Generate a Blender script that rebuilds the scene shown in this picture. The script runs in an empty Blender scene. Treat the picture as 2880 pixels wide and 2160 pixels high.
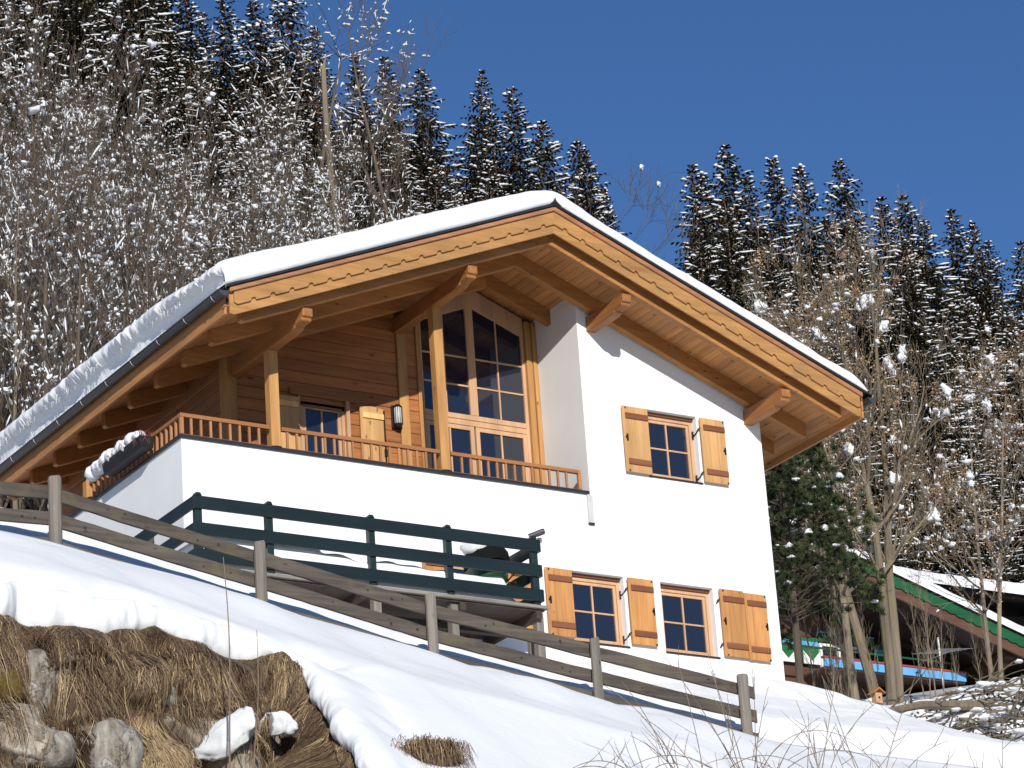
import bpy, math, random
from mathutils import Vector, Matrix, noise
SC = bpy.context.scene
COL = SC.collection
R = math.radians
random.seed(7)

# ------------------------------------------------------------------ mesh helpers
OFF = {}
def lerp(a, b, t): return a + (b - a) * t
def clamp(x, a=0.0, b=1.0): return a if x < a else b if x > b else x
def sstep(a, b, x):
    t = clamp((x - a) / (b - a)); return t * t * (3 - 2 * t)
def interp(x, pts):
    if x <= pts[0][0]: return pts[0][1]
    for (a, b), (c, d) in zip(pts, pts[1:]):
        if x <= c: return b + (d - b) * (x - a) / (c - a)
    return pts[-1][1]
def nz(x, y, z=0.0): return noise.noise(Vector((x, y, z)))

class MB:
    def __init__(s): s.v = []; s.f = []; s.t = []; s.cur = 1.0; s.m = []; s.mi = 0
    def tint(s, t): s.cur = t; return s
    def av(s, p): s.v.append(tuple(p)); s.t.append(s.cur); return len(s.v) - 1
    def face(s, idx): s.f.append(tuple(idx)); s.m.append(s.mi)
    def poly(s, pts): s.face([s.av(p) for p in pts]); return s
    def box(s, x0, x1, y0, y1, z0, z1):
        i = [s.av((x, y, z)) for z in (z0, z1) for y in (y0, y1) for x in (x0, x1)]
        for q in ((0,2,3,1),(4,5,7,6),(0,1,5,4),(2,6,7,3),(0,4,6,2),(1,3,7,5)): s.face([i[k] for k in q])
        return s
    def obox(s, c, ax, ay, az):
        c = Vector(c); i = []
        for kz in (-1, 1):
            for ky in (-1, 1):
                for kx in (-1, 1): i.append(s.av(c + ax * kx + ay * ky + az * kz))
        for q in ((0,2,3,1),(4,5,7,6),(0,1,5,4),(2,6,7,3),(0,4,6,2),(1,3,7,5)): s.face([i[k] for k in q])
        return s
    def prism(s, poly, axis, lo, hi):
        # poly: list of 2D points in the two other axes (in x,y,z order)
        def P(a, b, c):
            return (c, a, b) if axis == 0 else (a, c, b) if axis == 1 else (a, b, c)
        A = [s.av(P(a, b, lo)) for a, b in poly]; B = [s.av(P(a, b, hi)) for a, b in poly]
        n = len(poly)
        s.face(A[::-1]); s.face(B)
        for k in range(n): s.face((A[k], A[(k+1) % n], B[(k+1) % n], B[k]))
        return s
    def tube(s, pts, rad, n=6, cap=True):
        pts = [Vector(p) for p in pts]; rings = []
        if not hasattr(rad, '__len__'): rad = [rad] * len(pts)
        up = Vector((0.13, 0.31, 0.94))
        for k, p in enumerate(pts):
            d = (pts[min(k+1, len(pts)-1)] - pts[max(k-1, 0)])
            if d.length < 1e-6: d = Vector((0, 0, 1))
            d.normalize()
            u = d.cross(up)
            if u.length < 0.15: u = d.cross(Vector((1, 0, 0)))
            u.normalize(); w = d.cross(u)
            rings.append([s.av(p + (u * math.cos(2*math.pi*j/n) + w * math.sin(2*math.pi*j/n)) * rad[k]) for j in range(n)])
        for a, b in zip(rings, rings[1:]):
            for j in range(n): s.face((a[j], a[(j+1) % n], b[(j+1) % n], b[j]))
        if cap: s.face(rings[0][::-1]); s.face(rings[-1])
        return s
    def blob(s, c, r, seed=0, n=6, m=4, rough=.25, sx=1, sy=1, sz=1):
        # lumpy closed ball
        c = Vector(c); rows = []
        top = s.av(c + Vector((0, 0, r * sz)))
        for i in range(1, m):
            th = math.pi * i / m; row = []
            for j in range(n):
                ph = 2 * math.pi * (j + (i % 2) * .5) / n
                d = Vector((math.sin(th)*math.cos(ph), math.sin(th)*math.sin(ph), math.cos(th)))
                k = 1 + rough * (nz(d.x*1.7+seed, d.y*1.7+c.x, d.z*1.7+c.z) * 2)
                row.append(s.av(c + Vector((d.x*sx, d.y*sy, d.z*sz)) * r * k))
            rows.append(row)
        bot = s.av(c - Vector((0, 0, r * sz)))
        for j in range(n):
            s.face((top, rows[0][j], rows[0][(j+1) % n])); s.face((bot, rows[-1][(j+1) % n], rows[-1][j]))
        for a, b in zip(rows, rows[1:]):
            for j in range(n): s.face((a[j], b[j], b[(j+1) % n], a[(j+1) % n]))
        return s
    def grid(s, nu, nv, fn):
        ids = [[s.av(fn(i / nu, j / nv)) for j in range(nv + 1)] for i in range(nu + 1)]
        for i in range(nu):
            for j in range(nv): s.face((ids[i][j], ids[i+1][j], ids[i+1][j+1], ids[i][j+1]))
        return s
    def mesh(s, name, mats, smooth=False, off=(0, 0, 0)):
        me = bpy.data.meshes.new(name)
        ox, oy, oz = off
        me.from_pydata([(x-ox, y-oy, z-oz) for x, y, z in s.v], [], s.f)
        if not isinstance(mats, (list, tuple)): mats = [mats]
        for m in mats: me.materials.append(m)
        if len(mats) > 1: me.polygons.foreach_set('material_index', s.m)
        a = me.attributes.new('tint', 'FLOAT', 'POINT'); a.data.foreach_set('value', s.t)
        if smooth: me.polygons.foreach_set('use_smooth', [True] * len(me.polygons))
        me.update(); return me
    def build(s, name, mats, parent=None, smooth=False, loc=None):
        off = loc if loc is not None else (OFF.get(parent.name, (0, 0, 0)) if parent else (0, 0, 0))
        o = bpy.data.objects.new(name, s.mesh(name, mats, smooth, off))
        COL.objects.link(o)
        if parent: o.parent = parent; OFF[o.name] = off
        elif loc is not None: o.location = loc; OFF[o.name] = tuple(loc)
        return o

def tag(o, label, cat, group=None, kind=None):
    if label: o['label'] = label
    if cat: o['category'] = cat
    if group: o['group'] = group
    if kind: o['kind'] = kind
    return o
def thing(name, loc, label, cat, group=None):
    o = bpy.data.objects.new(name, None); COL.objects.link(o)
    o.location = loc; o.empty_display_size = .3; OFF[o.name] = tuple(loc)
    return tag(o, label, cat, group)
def bevel(o, w=.006, seg=1):
    m = o.modifiers.new('bevel', 'BEVEL'); m.width = w; m.segments = seg; m.limit_method = 'ANGLE'; m.angle_limit = R(40)
    return o

# ------------------------------------------------------------------ materials
def newmat(name):
    m = bpy.data.materials.new(name); m.use_nodes = True
    nt = m.node_tree; nt.nodes.clear()
    out = nt.nodes.new('ShaderNodeOutputMaterial'); b = nt.nodes.new('ShaderNodeBsdfPrincipled')
    nt.links.new(b.outputs[0], out.inputs[0])
    return m, nt, b
def nd(nt, typ, **kw):
    n = nt.nodes.new(typ)
    for k, v in kw.items():
        if k in n.inputs: n.inputs[k].default_value = v
        else: setattr(n, k, v)
    return n
def ramp(nt, stops):
    r = nt.nodes.new('ShaderNodeValToRGB'); e = r.color_ramp.elements
    while len(e) < len(stops): e.new(.5)
    for el, (p, c) in zip(e, stops):
        el.position = p; el.color = (c[0], c[1], c[2], 1) if hasattr(c, '__len__') else (c, c, c, 1)
    return r
def mapped(nt, scale, rot=(0, 0, 0)):
    tc = nt.nodes.new('ShaderNodeTexCoord'); mp = nt.nodes.new('ShaderNodeMapping')
    mp.inputs['Scale'].default_value = scale; mp.inputs['Rotation'].default_value = rot
    nt.links.new(tc.outputs['Object'], mp.inputs[0]); return mp.outputs[0]
def mul(nt, a, b, fac=1.0):
    m = nt.nodes.new('ShaderNodeMix'); m.data_type = 'RGBA'; m.blend_type = 'MULTIPLY'; m.inputs[0].default_value = fac
    nt.links.new(a, m.inputs[6]); nt.links.new(b, m.inputs[7]); return m.outputs[2]
def mixc(nt, fac, a, b):
    m = nt.nodes.new('ShaderNodeMix'); m.data_type = 'RGBA'
    nt.links.new(fac, m.inputs[0])
    for s, i in ((a, 6), (b, 7)):
        if hasattr(s, 'is_linked') or hasattr(s, 'links'): nt.links.new(s, m.inputs[i])
        else: m.inputs[i].default_value = (*s, 1)
    return m.outputs[2]
def tinted(nt, col):
    a = nt.nodes.new('ShaderNodeAttribute'); a.attribute_name = 'tint'
    m = nt.nodes.new('ShaderNodeVectorMath'); m.operation = 'SCALE'
    nt.links.new(col, m.inputs[0]); nt.links.new(a.outputs['Fac'], m.inputs['Scale']); return m.outputs[0]
def bump(nt, b, h, strength=.3, dist=.01):
    n = nt.nodes.new('ShaderNodeBump'); n.inputs['Strength'].default_value = strength; n.inputs['Distance'].default_value = dist
    nt.links.new(h, n.inputs['Height']); nt.links.new(n.outputs[0], b.inputs['Normal'])

def wood(name, light, dark, axis=0, rot=(0, 0, 0), knots=.5, rough=.62, knotc=None, grain=1.0, weather=None):
    m, nt, b = newmat(name)
    sc = [16, 16, 16]; sc[axis] = .9
    g = nd(nt, 'ShaderNodeTexNoise', Scale=grain, Detail=5.0, Roughness=.6, Distortion=.6)
    nt.links.new(mapped(nt, sc, rot), g.inputs['Vector'])
    r1 = ramp(nt, [(.3, dark), (.68, light)]); nt.links.new(g.outputs[0], r1.inputs[0])
    lo = nd(nt, 'ShaderNodeTexNoise', Scale=1.6, Detail=3.0); sc2 = [2.2]*3; sc2[axis] = .5
    nt.links.new(mapped(nt, sc2, rot), lo.inputs['Vector'])
    r2 = ramp(nt, [(.25, .74), (.7, 1.08)]); nt.links.new(lo.outputs[0], r2.inputs[0])
    c = mul(nt, r1.outputs[0], r2.outputs[0])
    if knots > 0:
        sk = [7.5]*3; sk[axis] = 3.2
        vo = nd(nt, 'ShaderNodeTexVoronoi', Scale=1.0, Randomness=1.0); nt.links.new(mapped(nt, sk, rot), vo.inputs['Vector'])
        rk = ramp(nt, [(.05 + .06*knots, 1.0), (.10 + .10*knots, 0.0)]); nt.links.new(vo.outputs['Distance'], rk.inputs[0])
        # only some cells carry a knot
        sel = ramp(nt, [(.52, 0.0), (.56, 1.0)]); nt.links.new(vo.outputs['Color'], sel.inputs[0])
        k = mul(nt, rk.outputs[0], sel.outputs[0])
        c = mixc(nt, k, c, knotc or tuple(x*.34 for x in dark))
    if weather:
        wn = nd(nt, 'ShaderNodeTexNoise', Scale=2.4, Detail=6.0, Roughness=.65); nt.links.new(mapped(nt, (1, 1, 1)), wn.inputs['Vector'])
        rw = ramp(nt, [(.52, 0.0), (.72, .75)]); nt.links.new(wn.outputs[0], rw.inputs[0])
        c = mixc(nt, rw.outputs[0], c, weather)
    c = tinted(nt, c)
    nt.links.new(c, b.inputs['Base Color']); b.inputs['Roughness'].default_value = rough
    bump(nt, b, g.outputs[0], .25, .004)
    return m
def plain(name, col, rough=.6, metal=0.0, var=.15, scale=6.0, bmp=.1, spec=.5):
    m, nt, b = newmat(name)
    n = nd(nt, 'ShaderNodeTexNoise', Scale=scale, Detail=5.0); nt.links.new(mapped(nt, (1, 1, 1)), n.inputs['Vector'])
    r = ramp(nt, [(.3, tuple(x*(1-var) for x in col)), (.7, tuple(min(1, x*(1+var*.6)) for x in col))]); nt.links.new(n.outputs[0], r.inputs[0])
    nt.links.new(tinted(nt, r.outputs[0]), b.inputs['Base Color'])
    b.inputs['Roughness'].default_value = rough; b.inputs['Metallic'].default_value = metal
    b.inputs['Specular IOR Level'].default_value = spec
    if bmp: bump(nt, b, n.outputs[0], bmp, .01)
    return m
def snowmat(name, col=(.73, .74, .755), sc=3.0, bs=.5, bd=.03, fine=40.0):
    m, nt, b = newmat(name)
    n = nd(nt, 'ShaderNodeTexNoise', Scale=sc, Detail=7.0, Roughness=.55); nt.links.new(mapped(nt, (1, 1, 1)), n.inputs['Vector'])
    f = nd(nt, 'ShaderNodeTexNoise', Scale=fine, Detail=3.0); nt.links.new(mapped(nt, (1, 1, 1)), f.inputs['Vector'])
    ad = nt.nodes.new('ShaderNodeMath'); ad.operation = 'MULTIPLY_ADD'; ad.inputs[1].default_value = .12
    nt.links.new(f.outputs[0], ad.inputs[0]); nt.links.new(n.outputs[0], ad.inputs[2])
    b.inputs['Base Color'].default_value = (*col, 1); b.inputs['Roughness'].default_value = .75
    b.inputs['Specular IOR Level'].default_value = .25
    b.inputs['Subsurface Weight'].default_value = .0
    bump(nt, b, ad.outputs[0], bs, bd)
    return m
def glassmat(name, col=(.012, .016, .030), ior=1.75):
    m, nt, b = newmat(name)
    n = nd(nt, 'ShaderNodeTexNoise', Scale=1.1, Detail=2.0); nt.links.new(mapped(nt, (1, 1, 1)), n.inputs['Vector'])
    b.inputs['Base Color'].default_value = (*col, 1); b.inputs['Roughness'].default_value = .04; b.inputs['IOR'].default_value = ior
    bump(nt, b, n.outputs[0], .05, .01)
    return m

XR = -4.50            # ridge line
TP = .40              # roof pitch (tan)
def zb(x): return 1.85 - TP * abs(x - XR)     # rafter underside
def zs(x, z0): return z0 - TP * abs(x - XR)
SL = math.atan(TP)

M = {}
HON, HOND = (.44, .20, .058), (.32, .125, .028)
M['beam_x'] = wood('larch_beam_across', HON, HOND, 0, knots=.4)
M['beam_xl'] = wood('larch_rafter_left', HON, HOND, 0, rot=(0, -SL, 0), knots=.35)
M['beam_xr'] = wood('larch_rafter_right', HON, HOND, 0, rot=(0, SL, 0), knots=.35)
M['beam_y'] = wood('larch_purlin', (.35, .150, .042), (.25, .09, .021), 1, knots=.3)
M['beam_z'] = wood('larch_post', (.50, .27, .09), (.37, .17, .05), 2, knots=.4)
M['soffit'] = wood('larch_soffit', (.54, .260, .090), (.40, .16, .044), 1, knots=.55)
M['barge_l'] = wood('barge_left', (.45, .235, .078), (.335, .155, .042), 0, rot=(0, -SL, 0), knots=.35, weather=(.27, .155, .07))
M['barge_r'] = wood('barge_right', (.45, .235, .078), (.335, .155, .042), 0, rot=(0, SL, 0), knots=.35, weather=(.27, .155, .07))
M['trim'] = wood('verge_trim', (.40, .19, .085), (.30, .12, .05), 0, knots=.1)
M['plank'] = wood('wall_planks', (.41, .160, .042), (.28, .090, .020), 0, knots=1.7, knotc=(.09, .035, .015))
M['planky'] = wood('side_wall_planks', (.34, .14, .042), (.24, .085, .022), 1, knots=.8, knotc=(.09, .035, .015))
M['frame'] = wood('window_larch', (.60, .36, .205), (.52, .30, .16), 2, knots=.0, grain=1.3)
M['shut_a'] = wood('shutter_pale', (.60, .355, .150), (.48, .245, .085), 2, knots=.45, knotc=(.20, .10, .04))
M['shut_b'] = wood('shutter_orange', (.56, .28, .09), (.42, .17, .05), 2, knots=.45, knotc=(.20, .07, .02))
M['batten'] = wood('shutter_batten', (.20, .072, .028), (.145, .048, .018), 0, knots=.0)
M['rail'] = wood('balcony_rail_wood', (.36, .155, .055), (.28, .11, .035), 0, knots=.0)
M['balus'] = wood('baluster_wood', (.42, .20, .085), (.33, .14, .05), 2, knots=.0)
M['grey_x'] = wood('weathered_board', (.128, .102, .082), (.046, .036, .029), 0, knots=.35, knotc=(.05, .035, .03), rough=.8, weather=(.13, .11, .055))
M['grey_z'] = wood('weathered_post', (.24, .21, .175), (.13, .112, .095), 2, knots=.2, rough=.8)
M['deckgrey'] = wood('deck_grey', (.30, .27, .23), (.17, .15, .125), 0, knots=.1, rough=.8)
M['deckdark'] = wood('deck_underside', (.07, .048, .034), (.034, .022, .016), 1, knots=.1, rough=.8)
M['dkgreen'] = wood('dark_green_paint', (.009, .019, .018), (.006, .013, .013), 0, knots=.0, rough=.38)
M['plaster'] = plain('white_plaster', (.76, .76, .75), .85, var=.045, scale=1.1, bmp=.06)
M['metal'] = plain('dark_sheet_metal', (.055, .055, .060), .35, metal=.6, var=.2)
M['copper'] = plain('brown_gutter', (.045, .042, .048), .5, metal=.0, var=.2)
M['iron'] = plain('black_iron', (.012, .012, .013), .45, metal=.3)
M['strip_shade'] = plain('strip_side_shade', (.50, .51, .50), .6, var=.1, bmp=0)  # grey stands in for shade on the white drip strip's side face
M['grey'] = plain('grey_metal', (.35, .35, .35), .4, metal=.6)
M['glass'] = glassmat('window_glass')
M['snow'] = snowmat('snow', bs=.5, fine=55)
M['snowroof'] = snowmat('roof_snow', sc=2.2, bs=.3)
M['snowtree'] = snowmat('branch_snow', sc=6, bs=.2)

# ------------------------------------------------------------------ ground
CAM = Vector((-29.696, -38.799, -17.81))
CREST = [(-30,-5.2),(-16.16,-6.135),(-15.58,-6.187),(-14.77,-6.328),(-14.11,-6.401),(-13.28,-6.534),(-12.9,-6.669),(-12.26,-6.756),(-11.58,-6.863),
         (-10.83,-7.032),(-10.44,-7.134),(-10.03,-7.095),(-8.84,-7.293),(-8.48,-7.384),(-8.14,-7.426),(-7.72,-7.389),(-6.45,-7.587),
         (-5.8,-7.70),(-2,-7.78),(0,-7.80),(2,-8.15),(5,-8.7),(12,-9.6)]
def zcrest(x):
    return (interp(x-.25, CREST) + 2*interp(x, CREST) + interp(x+.25, CREST)) / 4
def bankd(x, y):
    # >0 inside the bare bank, signed distance-like
    wob = .22 * nz(x*1.3, y*.6, 3.1) + .14 * nz(x*3.1, y*2, 9.) + .05*nz(x*8, y*4, 2)
    e1 = -11.0 - y + wob
    e2 = (-14.36 - .30*max(0, -11-y) + wob*.8) - x
    a = min(e1, e2)
    if e1 > 0 and e2 > 0 and e1 < .6 and e2 < .6:
        a = .6 - math.hypot(.6-e1, .6-e2)
    return a
def slope_z(x, y):
    c = zcrest(x)
    if y > -7.3:
        z = c - .05 + .03 * (y + 7.3) + .84 * sstep(-6.82, -5.85, y) + .22 * max(0, y + 6.1) + .35 * max(0, y + 1.6) + .75 * sstep(-8, -3, x) * sstep(-6.5, -.5, y) + .04 * nz(x*2.2, y*2.2, 6) * sstep(-6.9, -6.3, y)
        cap = -4.42 + .16 * max(0, -9.2 - x) ** 1.5 - max(0, x - .2) * .17
        if x > 0: cap -= max(0, y - .8) * .35
        k = .35; h = clamp(.5 + .5*(cap - z)/k); z = lerp(cap, z, h) - k*h*(1-h)
        if x < -10: z += sstep(-10, -11.5, x) * max(0, (y+1)) * .03
        z += .05 * nz(x*.8, y*.8, 1) + .02 * nz(x*3, y*3, 5)
    else:
        t = -7.3 - y
        z = c - .05*min(1, t/.3) - .50 * t - .30 * max(0, t - 3.8) + .10 * math.exp(-((t-.9)/.8)**2)
        z += (.10 * nz(x*.45, y*.45, 2) + .035 * nz(x*1.6, y*1.1, 4)) * clamp(t)
        # soft folds in the snow running down the fall line
        z += .05 * math.sin(x*1.1 + y*.5) * sstep(1, 4, t)
    return z
def near_z(x, y):
    z = slope_z(x, y)
    if y < -10 and x < -13:
        d = bankd(x, y)
        if d > -1.1:
            z -= (.40 + .16*sstep(-16.7, -17.6, x) + .22*nz(x*1.9, 5.5)) * sstep(-1.0, .10, d) ** 2.2
        if d > .05: z -= 3.4 * (1 - math.exp(-(d-.05) / .10))
    # lower small bare patches further right
    return z
m = MB()
x0, x1, y0, y1 = -22.0, 13.0, -20.0, 6.5
nx, ny = 440, 330
def yy(v): return lerp(y0, y1, v)
m.grid(nx, ny, lambda u, v: (lerp(x0, x1, u), yy(v), near_z(lerp(x0, x1, u), yy(v))))
tag(m.build('snow_slope', M['snow'], smooth=True), 'smooth white snow slope running down in front of the chalet', 'snow', kind='structure')
# wide valley floor below so that the ground reaches out in every direction
m = MB()
def farz(x, y):
    z = -18.6 - .42 * (y + 20) * 0 + .0
    if y > -20: return -14.3 - 1.5
    t = -20 - y
    return -16.2 - .30 * min(t, 30) - .02 * max(0, t - 30) + .4 * nz(x*.05, y*.05)
m.grid(60, 60, lambda u, v: (lerp(-260, 260, u), lerp(-320, -13, v), farz(lerp(-260, 260, u), lerp(-320, -13, v))))
vg = plain('valley_floor', (.13, .13, .11), .9, var=.5, scale=.05, bmp=0)  # out of view; tone darkened to cut light bounced into the balcony recess
tag(m.build('valley_ground', vg, smooth=True), 'patchy valley ground below the slope, out of view, darkened to cut bounced light', 'ground', kind='structure')

GL = [(40, 14.5), (48, 15.4), (60, 17.2), (78, 18.2), (130, 19.6), (170, 20.2), (230, 18)]
GR = [(40, 9), (50.5, 12.6), (56, 14.0), (60, 14.8), (73, 14.8), (81, 14.95), (100, 15.1), (130, 15.6), (170, 16.2), (230, 14)]
def hill_z(x, y):
    dx, dy = x - CAM.x, y - CAM.y
    r = math.hypot(dx, dy); az = math.degrees(math.atan2(dx, dy))
    w = sstep(29, 37, az)
    g = lerp(interp(r, GL), interp(r, GR), w)
    return CAM.z + r * math.tan(R(g)) + .35 * nz(x*.12, y*.12, 7) + .12 * nz(x*.5, y*.5, 3)
def polar(r, az): return (CAM.x + r * math.sin(R(az)), CAM.y + r * math.cos(R(az)))
hm, nt, b = newmat('forest_floor')
n1 = nd(nt, 'ShaderNodeTexNoise', Scale=.55, Detail=8.0, Roughness=.7); nt.links.new(mapped(nt, (1, 1, 1)), n1.inputs['Vector'])
r1 = ramp(nt, [(.35, (.030, .024, .016)), (.56, (.075, .058, .040)), (.60, (.75, .76, .78))]); nt.links.new(n1.outputs[0], r1.inputs[0])
sx = nt.nodes.new('ShaderNodeSeparateXYZ'); nt.links.new(mapped(nt, (1, 1, 1)), sx.inputs[0])
ry = ramp(nt, [(.0, 1.0), (.5, 1.0), (1.0, 0.0)]); my = nt.nodes.new('ShaderNodeMath'); my.operation = 'MULTIPLY_ADD'; my.inputs[1].default_value = .035; my.inputs[2].default_value = 0.0
nt.links.new(sx.outputs[1], my.inputs[0]); nt.links.new(my.outputs[0], ry.inputs[0])
nt.links.new(mixc(nt, ry.outputs[0], r1.outputs[0], (.82, .83, .85)), b.inputs['Base Color']); b.inputs['Roughness'].default_value = .9
bump(nt, b, n1.outputs[0], .6, .3)
m = MB()
def hp(u, v):
    az = lerp(-14, 78, u); r = 44 + 190 * v ** 1.6; x, y = polar(r, az)
    z = hill_z(x, y)
    if y < 4.5: z = min(z, -7.5)          # stays buried under the near slope
    return (x, y, z)
m.grid(230, 120, hp)
tag(m.build('hillside', hm, smooth=True), 'steep wooded hillside with brown forest floor and snow', 'hillside', kind='structure')
# ------------------------------------------------------------------ the chalet
H = thing('alpine_chalet', (-5, 2, -4.4), 'white plastered alpine chalet with larch gable, corner balcony and thick snow on its roof', 'chalet')
def wall_y(mb, y, x0, x1, z0, z1, holes, depth, topf=None):
    xs = sorted({x0, x1, *[h[0] for h in holes], *[h[1] for h in holes]})
    zs_ = sorted({z0, z1, *[h[2] for h in holes], *[h[3] for h in holes]})
    for a, b_ in zip(xs, xs[1:]):
        for c, d in zip(zs_, zs_[1:]):
            if any(h[0] <= a and b_ <= h[1] and h[2] <= c and d <= h[3] for h in holes): continue
            mb.poly([(a, y, c), (b_, y, c), (b_, y, d), (a, y, d)])
        if topf:
            mb.poly([(a, y, z1), (b_, y, z1), (b_, y, topf(b_)), (a, y, topf(a))])
    for (a, b_, c, d) in holes:
        e = y + depth
        mb.poly([(a, y, c), (a, e, c), (a, e, d), (a, y, d)]); mb.poly([(b_, y, c), (b_, y, d), (b_, e, d), (b_, e, c)])
        mb.poly([(a, y, d), (a, e, d), (b_, e, d), (b_, y, d)]); mb.poly([(a, y, c), (b_, y, c), (b_, e, c), (a, e, c)])
UP = (-2.225, -1.243, -1.225, -.125)
L1 = (-3.86, -2.875, -4.045, -2.945)
L2 = (-2.20, -1.222, -4.055, -2.950)
L3 = (-5.96, -4.985, -4.04, -2.94)
SD = 2.105   # soffit underside offset at the ridge
w = MB()
wall_y(w, 0, -3.355, 0, -1.69, 0.0, [UP], .17, lambda x: zs(x, SD+.01))
wall_y(w, 0, -10.25, 0, -8, -1.69, [L1, L2, L3], .17)
w.poly([(-3.355, 0, -1.69), (-3.355, 1.4, -1.69), (-3.355, 1.4, zs(-3.355, SD)), (-3.355, 0, zs(-3.355, SD))])
w.poly([(0, 0, -8), (0, 7.2, -8), (0, 7.2, .31), (0, 0, .31)])
w.poly([(-10.25, 7.2, -8), (0, 7.2, -8), (0, 7.2, .3), (XR, 7.2, SD), (-8.85, 7.2, zs(-8.85, SD)), (-8.85, 7.2, -1.69), (-10.25, 7.2, -1.69)])
# side wall with a small window opening
for (a, b_, c, d) in ((0, .95, -8, -1.69), (1.75, 3.75, -8, -1.69), (.95, 1.75, -8, -3.75), (.95, 1.75, -2.84, -1.69)):
    w.poly([(-10.25, a, c), (-10.25, b_, c), (-10.25, b_, d), (-10.25, a, d)])
w.poly([(-10.25, .95, -3.75), (-10.1, .95, -3.75), (-10.1, .95, -2.84), (-10.25, .95, -2.84)])
w.poly([(-10.25, 1.75, -3.75), (-10.1, 1.75, -3.75), (-10.1, 1.75, -2.84), (-10.25, 1.75, -2.84)])
w.poly([(-10.25, .95, -2.84), (-10.1, .95, -2.84), (-10.1, 1.75, -2.84), (-10.25, 1.75, -2.84)])
w.poly([(-10.25, 3.75, -8), (-8.85, 3.75, -8), (-8.85, 3.75, -1.69), (-10.25, 3.75, -1.69)])
# parapet inner faces and its flat top under the metal capping
w.poly([(-10.05, .2, -2.6), (-3.355, .2, -2.6), (-3.355, .2, -1.69), (-10.05, .2, -1.69)])
w.poly([(-10.05, .2, -2.6), (-10.05, 3.75, -2.6), (-10.05, 3.75, -1.69), (-10.05, .2, -1.69)])
w.poly([(-10.25, 0, -1.69), (-3.355, 0, -1.69), (-3.355, .2, -1.69), (-10.25, .2, -1.69)])
w.poly([(-10.25, .2, -1.69), (-10.05, .2, -1.69), (-10.05, 3.75, -1.69), (-10.25, 3.75, -1.69)])
w.build('plaster_wall', M['plaster'], H)
MB().box(-10.1, -3.36, .2, 1.3, -2.72, -2.6).box(-10.1, -8.8, 1.3, 3.75, -2.72, -2.6).build('balcony_floor', M['deckgrey'], H)
# metal capping of the parapet
c = MB().box(-10.29, -3.39, -.045, .235, -1.69, -1.645).box(-10.29, -10.02, .235, 3.79, -1.69, -1.645)
bevel(c.build('parapet_capping', M['metal'], H), .004)
MB().box(-3.43, -3.335, -.035, .0, -2.15, -1.70).build('drip_strip', M['strip_shade'], H)
MB().box(-3.432, -3.333, -.037, .0, -2.18, -2.15).build('drip_outlet', M['metal'], H)

# log planked gable wall behind the balcony
YW = 1.255
pw = MB(); z = -2.6; rnd = random.Random(3)
while z < zs(-6.0, SD):
    hgt = .185; xl = -8.70; xr = -5.90
    for (a, b_) in ((xl, -7.64), (-6.85, xr)) if z + hgt < -.28 else ((xl, xr),):
        top = z + hgt - .006
        xa = a
        # clip under the sloping soffit
        need = XR - (SD - .02 - z) / TP
        if need > xa: xa = need
        if xa >= b_ - .05: continue
        pw.tint(rnd.uniform(.80, 1.12))
        ta, tb = min(top, zs(xa, SD-.02)), min(top, zs(b_, SD-.02))
        pts = [(xa, z), (b_, z), (b_, tb)]
        xk = XR - (SD - .02 - top) / TP
        if xk > xa + .01: pts += [(xk, top), (xa, ta)]
        else: pts += [(xa, top)]
        pw.prism(pts, 1, YW, YW + .05)
    z += hgt
z = -2.6
while z < 1.75:
    pw.tint(rnd.uniform(.85, 1.1)); pw.box(-5.72, -5.545, YW, YW + .05, z, min(z + .180, 1.62)); z += .185
# dark backing seen only in the joints
pw.tint(.25).poly([(-8.85, YW+.055, -2.6), (-5.45, YW+.055, -2.6), (-5.45, YW+.055, zs(-5.45, SD)), (-8.85, YW+.055, zs(-8.85, SD))])
bevel(pw.build('planked_wall', M['plank'], H), .005)
sw = MB(); z = -2.6; rnd = random.Random(5)
while z < .3:
    sw.tint(rnd.uniform(.8, 1.1)); sw.box(-8.85, -8.80, YW + .2, 7.2, z, min(z + .175, .34)); z += .185
sw.tint(.3).poly([(-8.79, YW, -2.6), (-8.79, 7.2, -2.6), (-8.79, 7.2, .36), (-8.79, YW, .36)])
bevel(sw.build('side_planked_wall', M['planky'], H), .008)
# lower timber skirt behind the side balcony
MB().tint(.5).box(-8.86, -8.80, 3.75, 7.2, -8, -2.6).build('side_skirting', M['planky'], H)
for (a, b_, y_, zt) in ((-8.86, -8.70, YW - .05, zs(-8.78, SD-.02)), (-5.895, -5.73, YW - .035, zb(-5.8)-.05), (-5.545, -5.46, YW - .03, zb(-5.5))):
    bevel(MB().tint(rnd.uniform(.95, 1.1)).box(a, b_, y_, YW + .2 if a < -8 else YW+.03, -2.6, zt).build('wall_post', M['beam_z'], H), .006)

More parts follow.
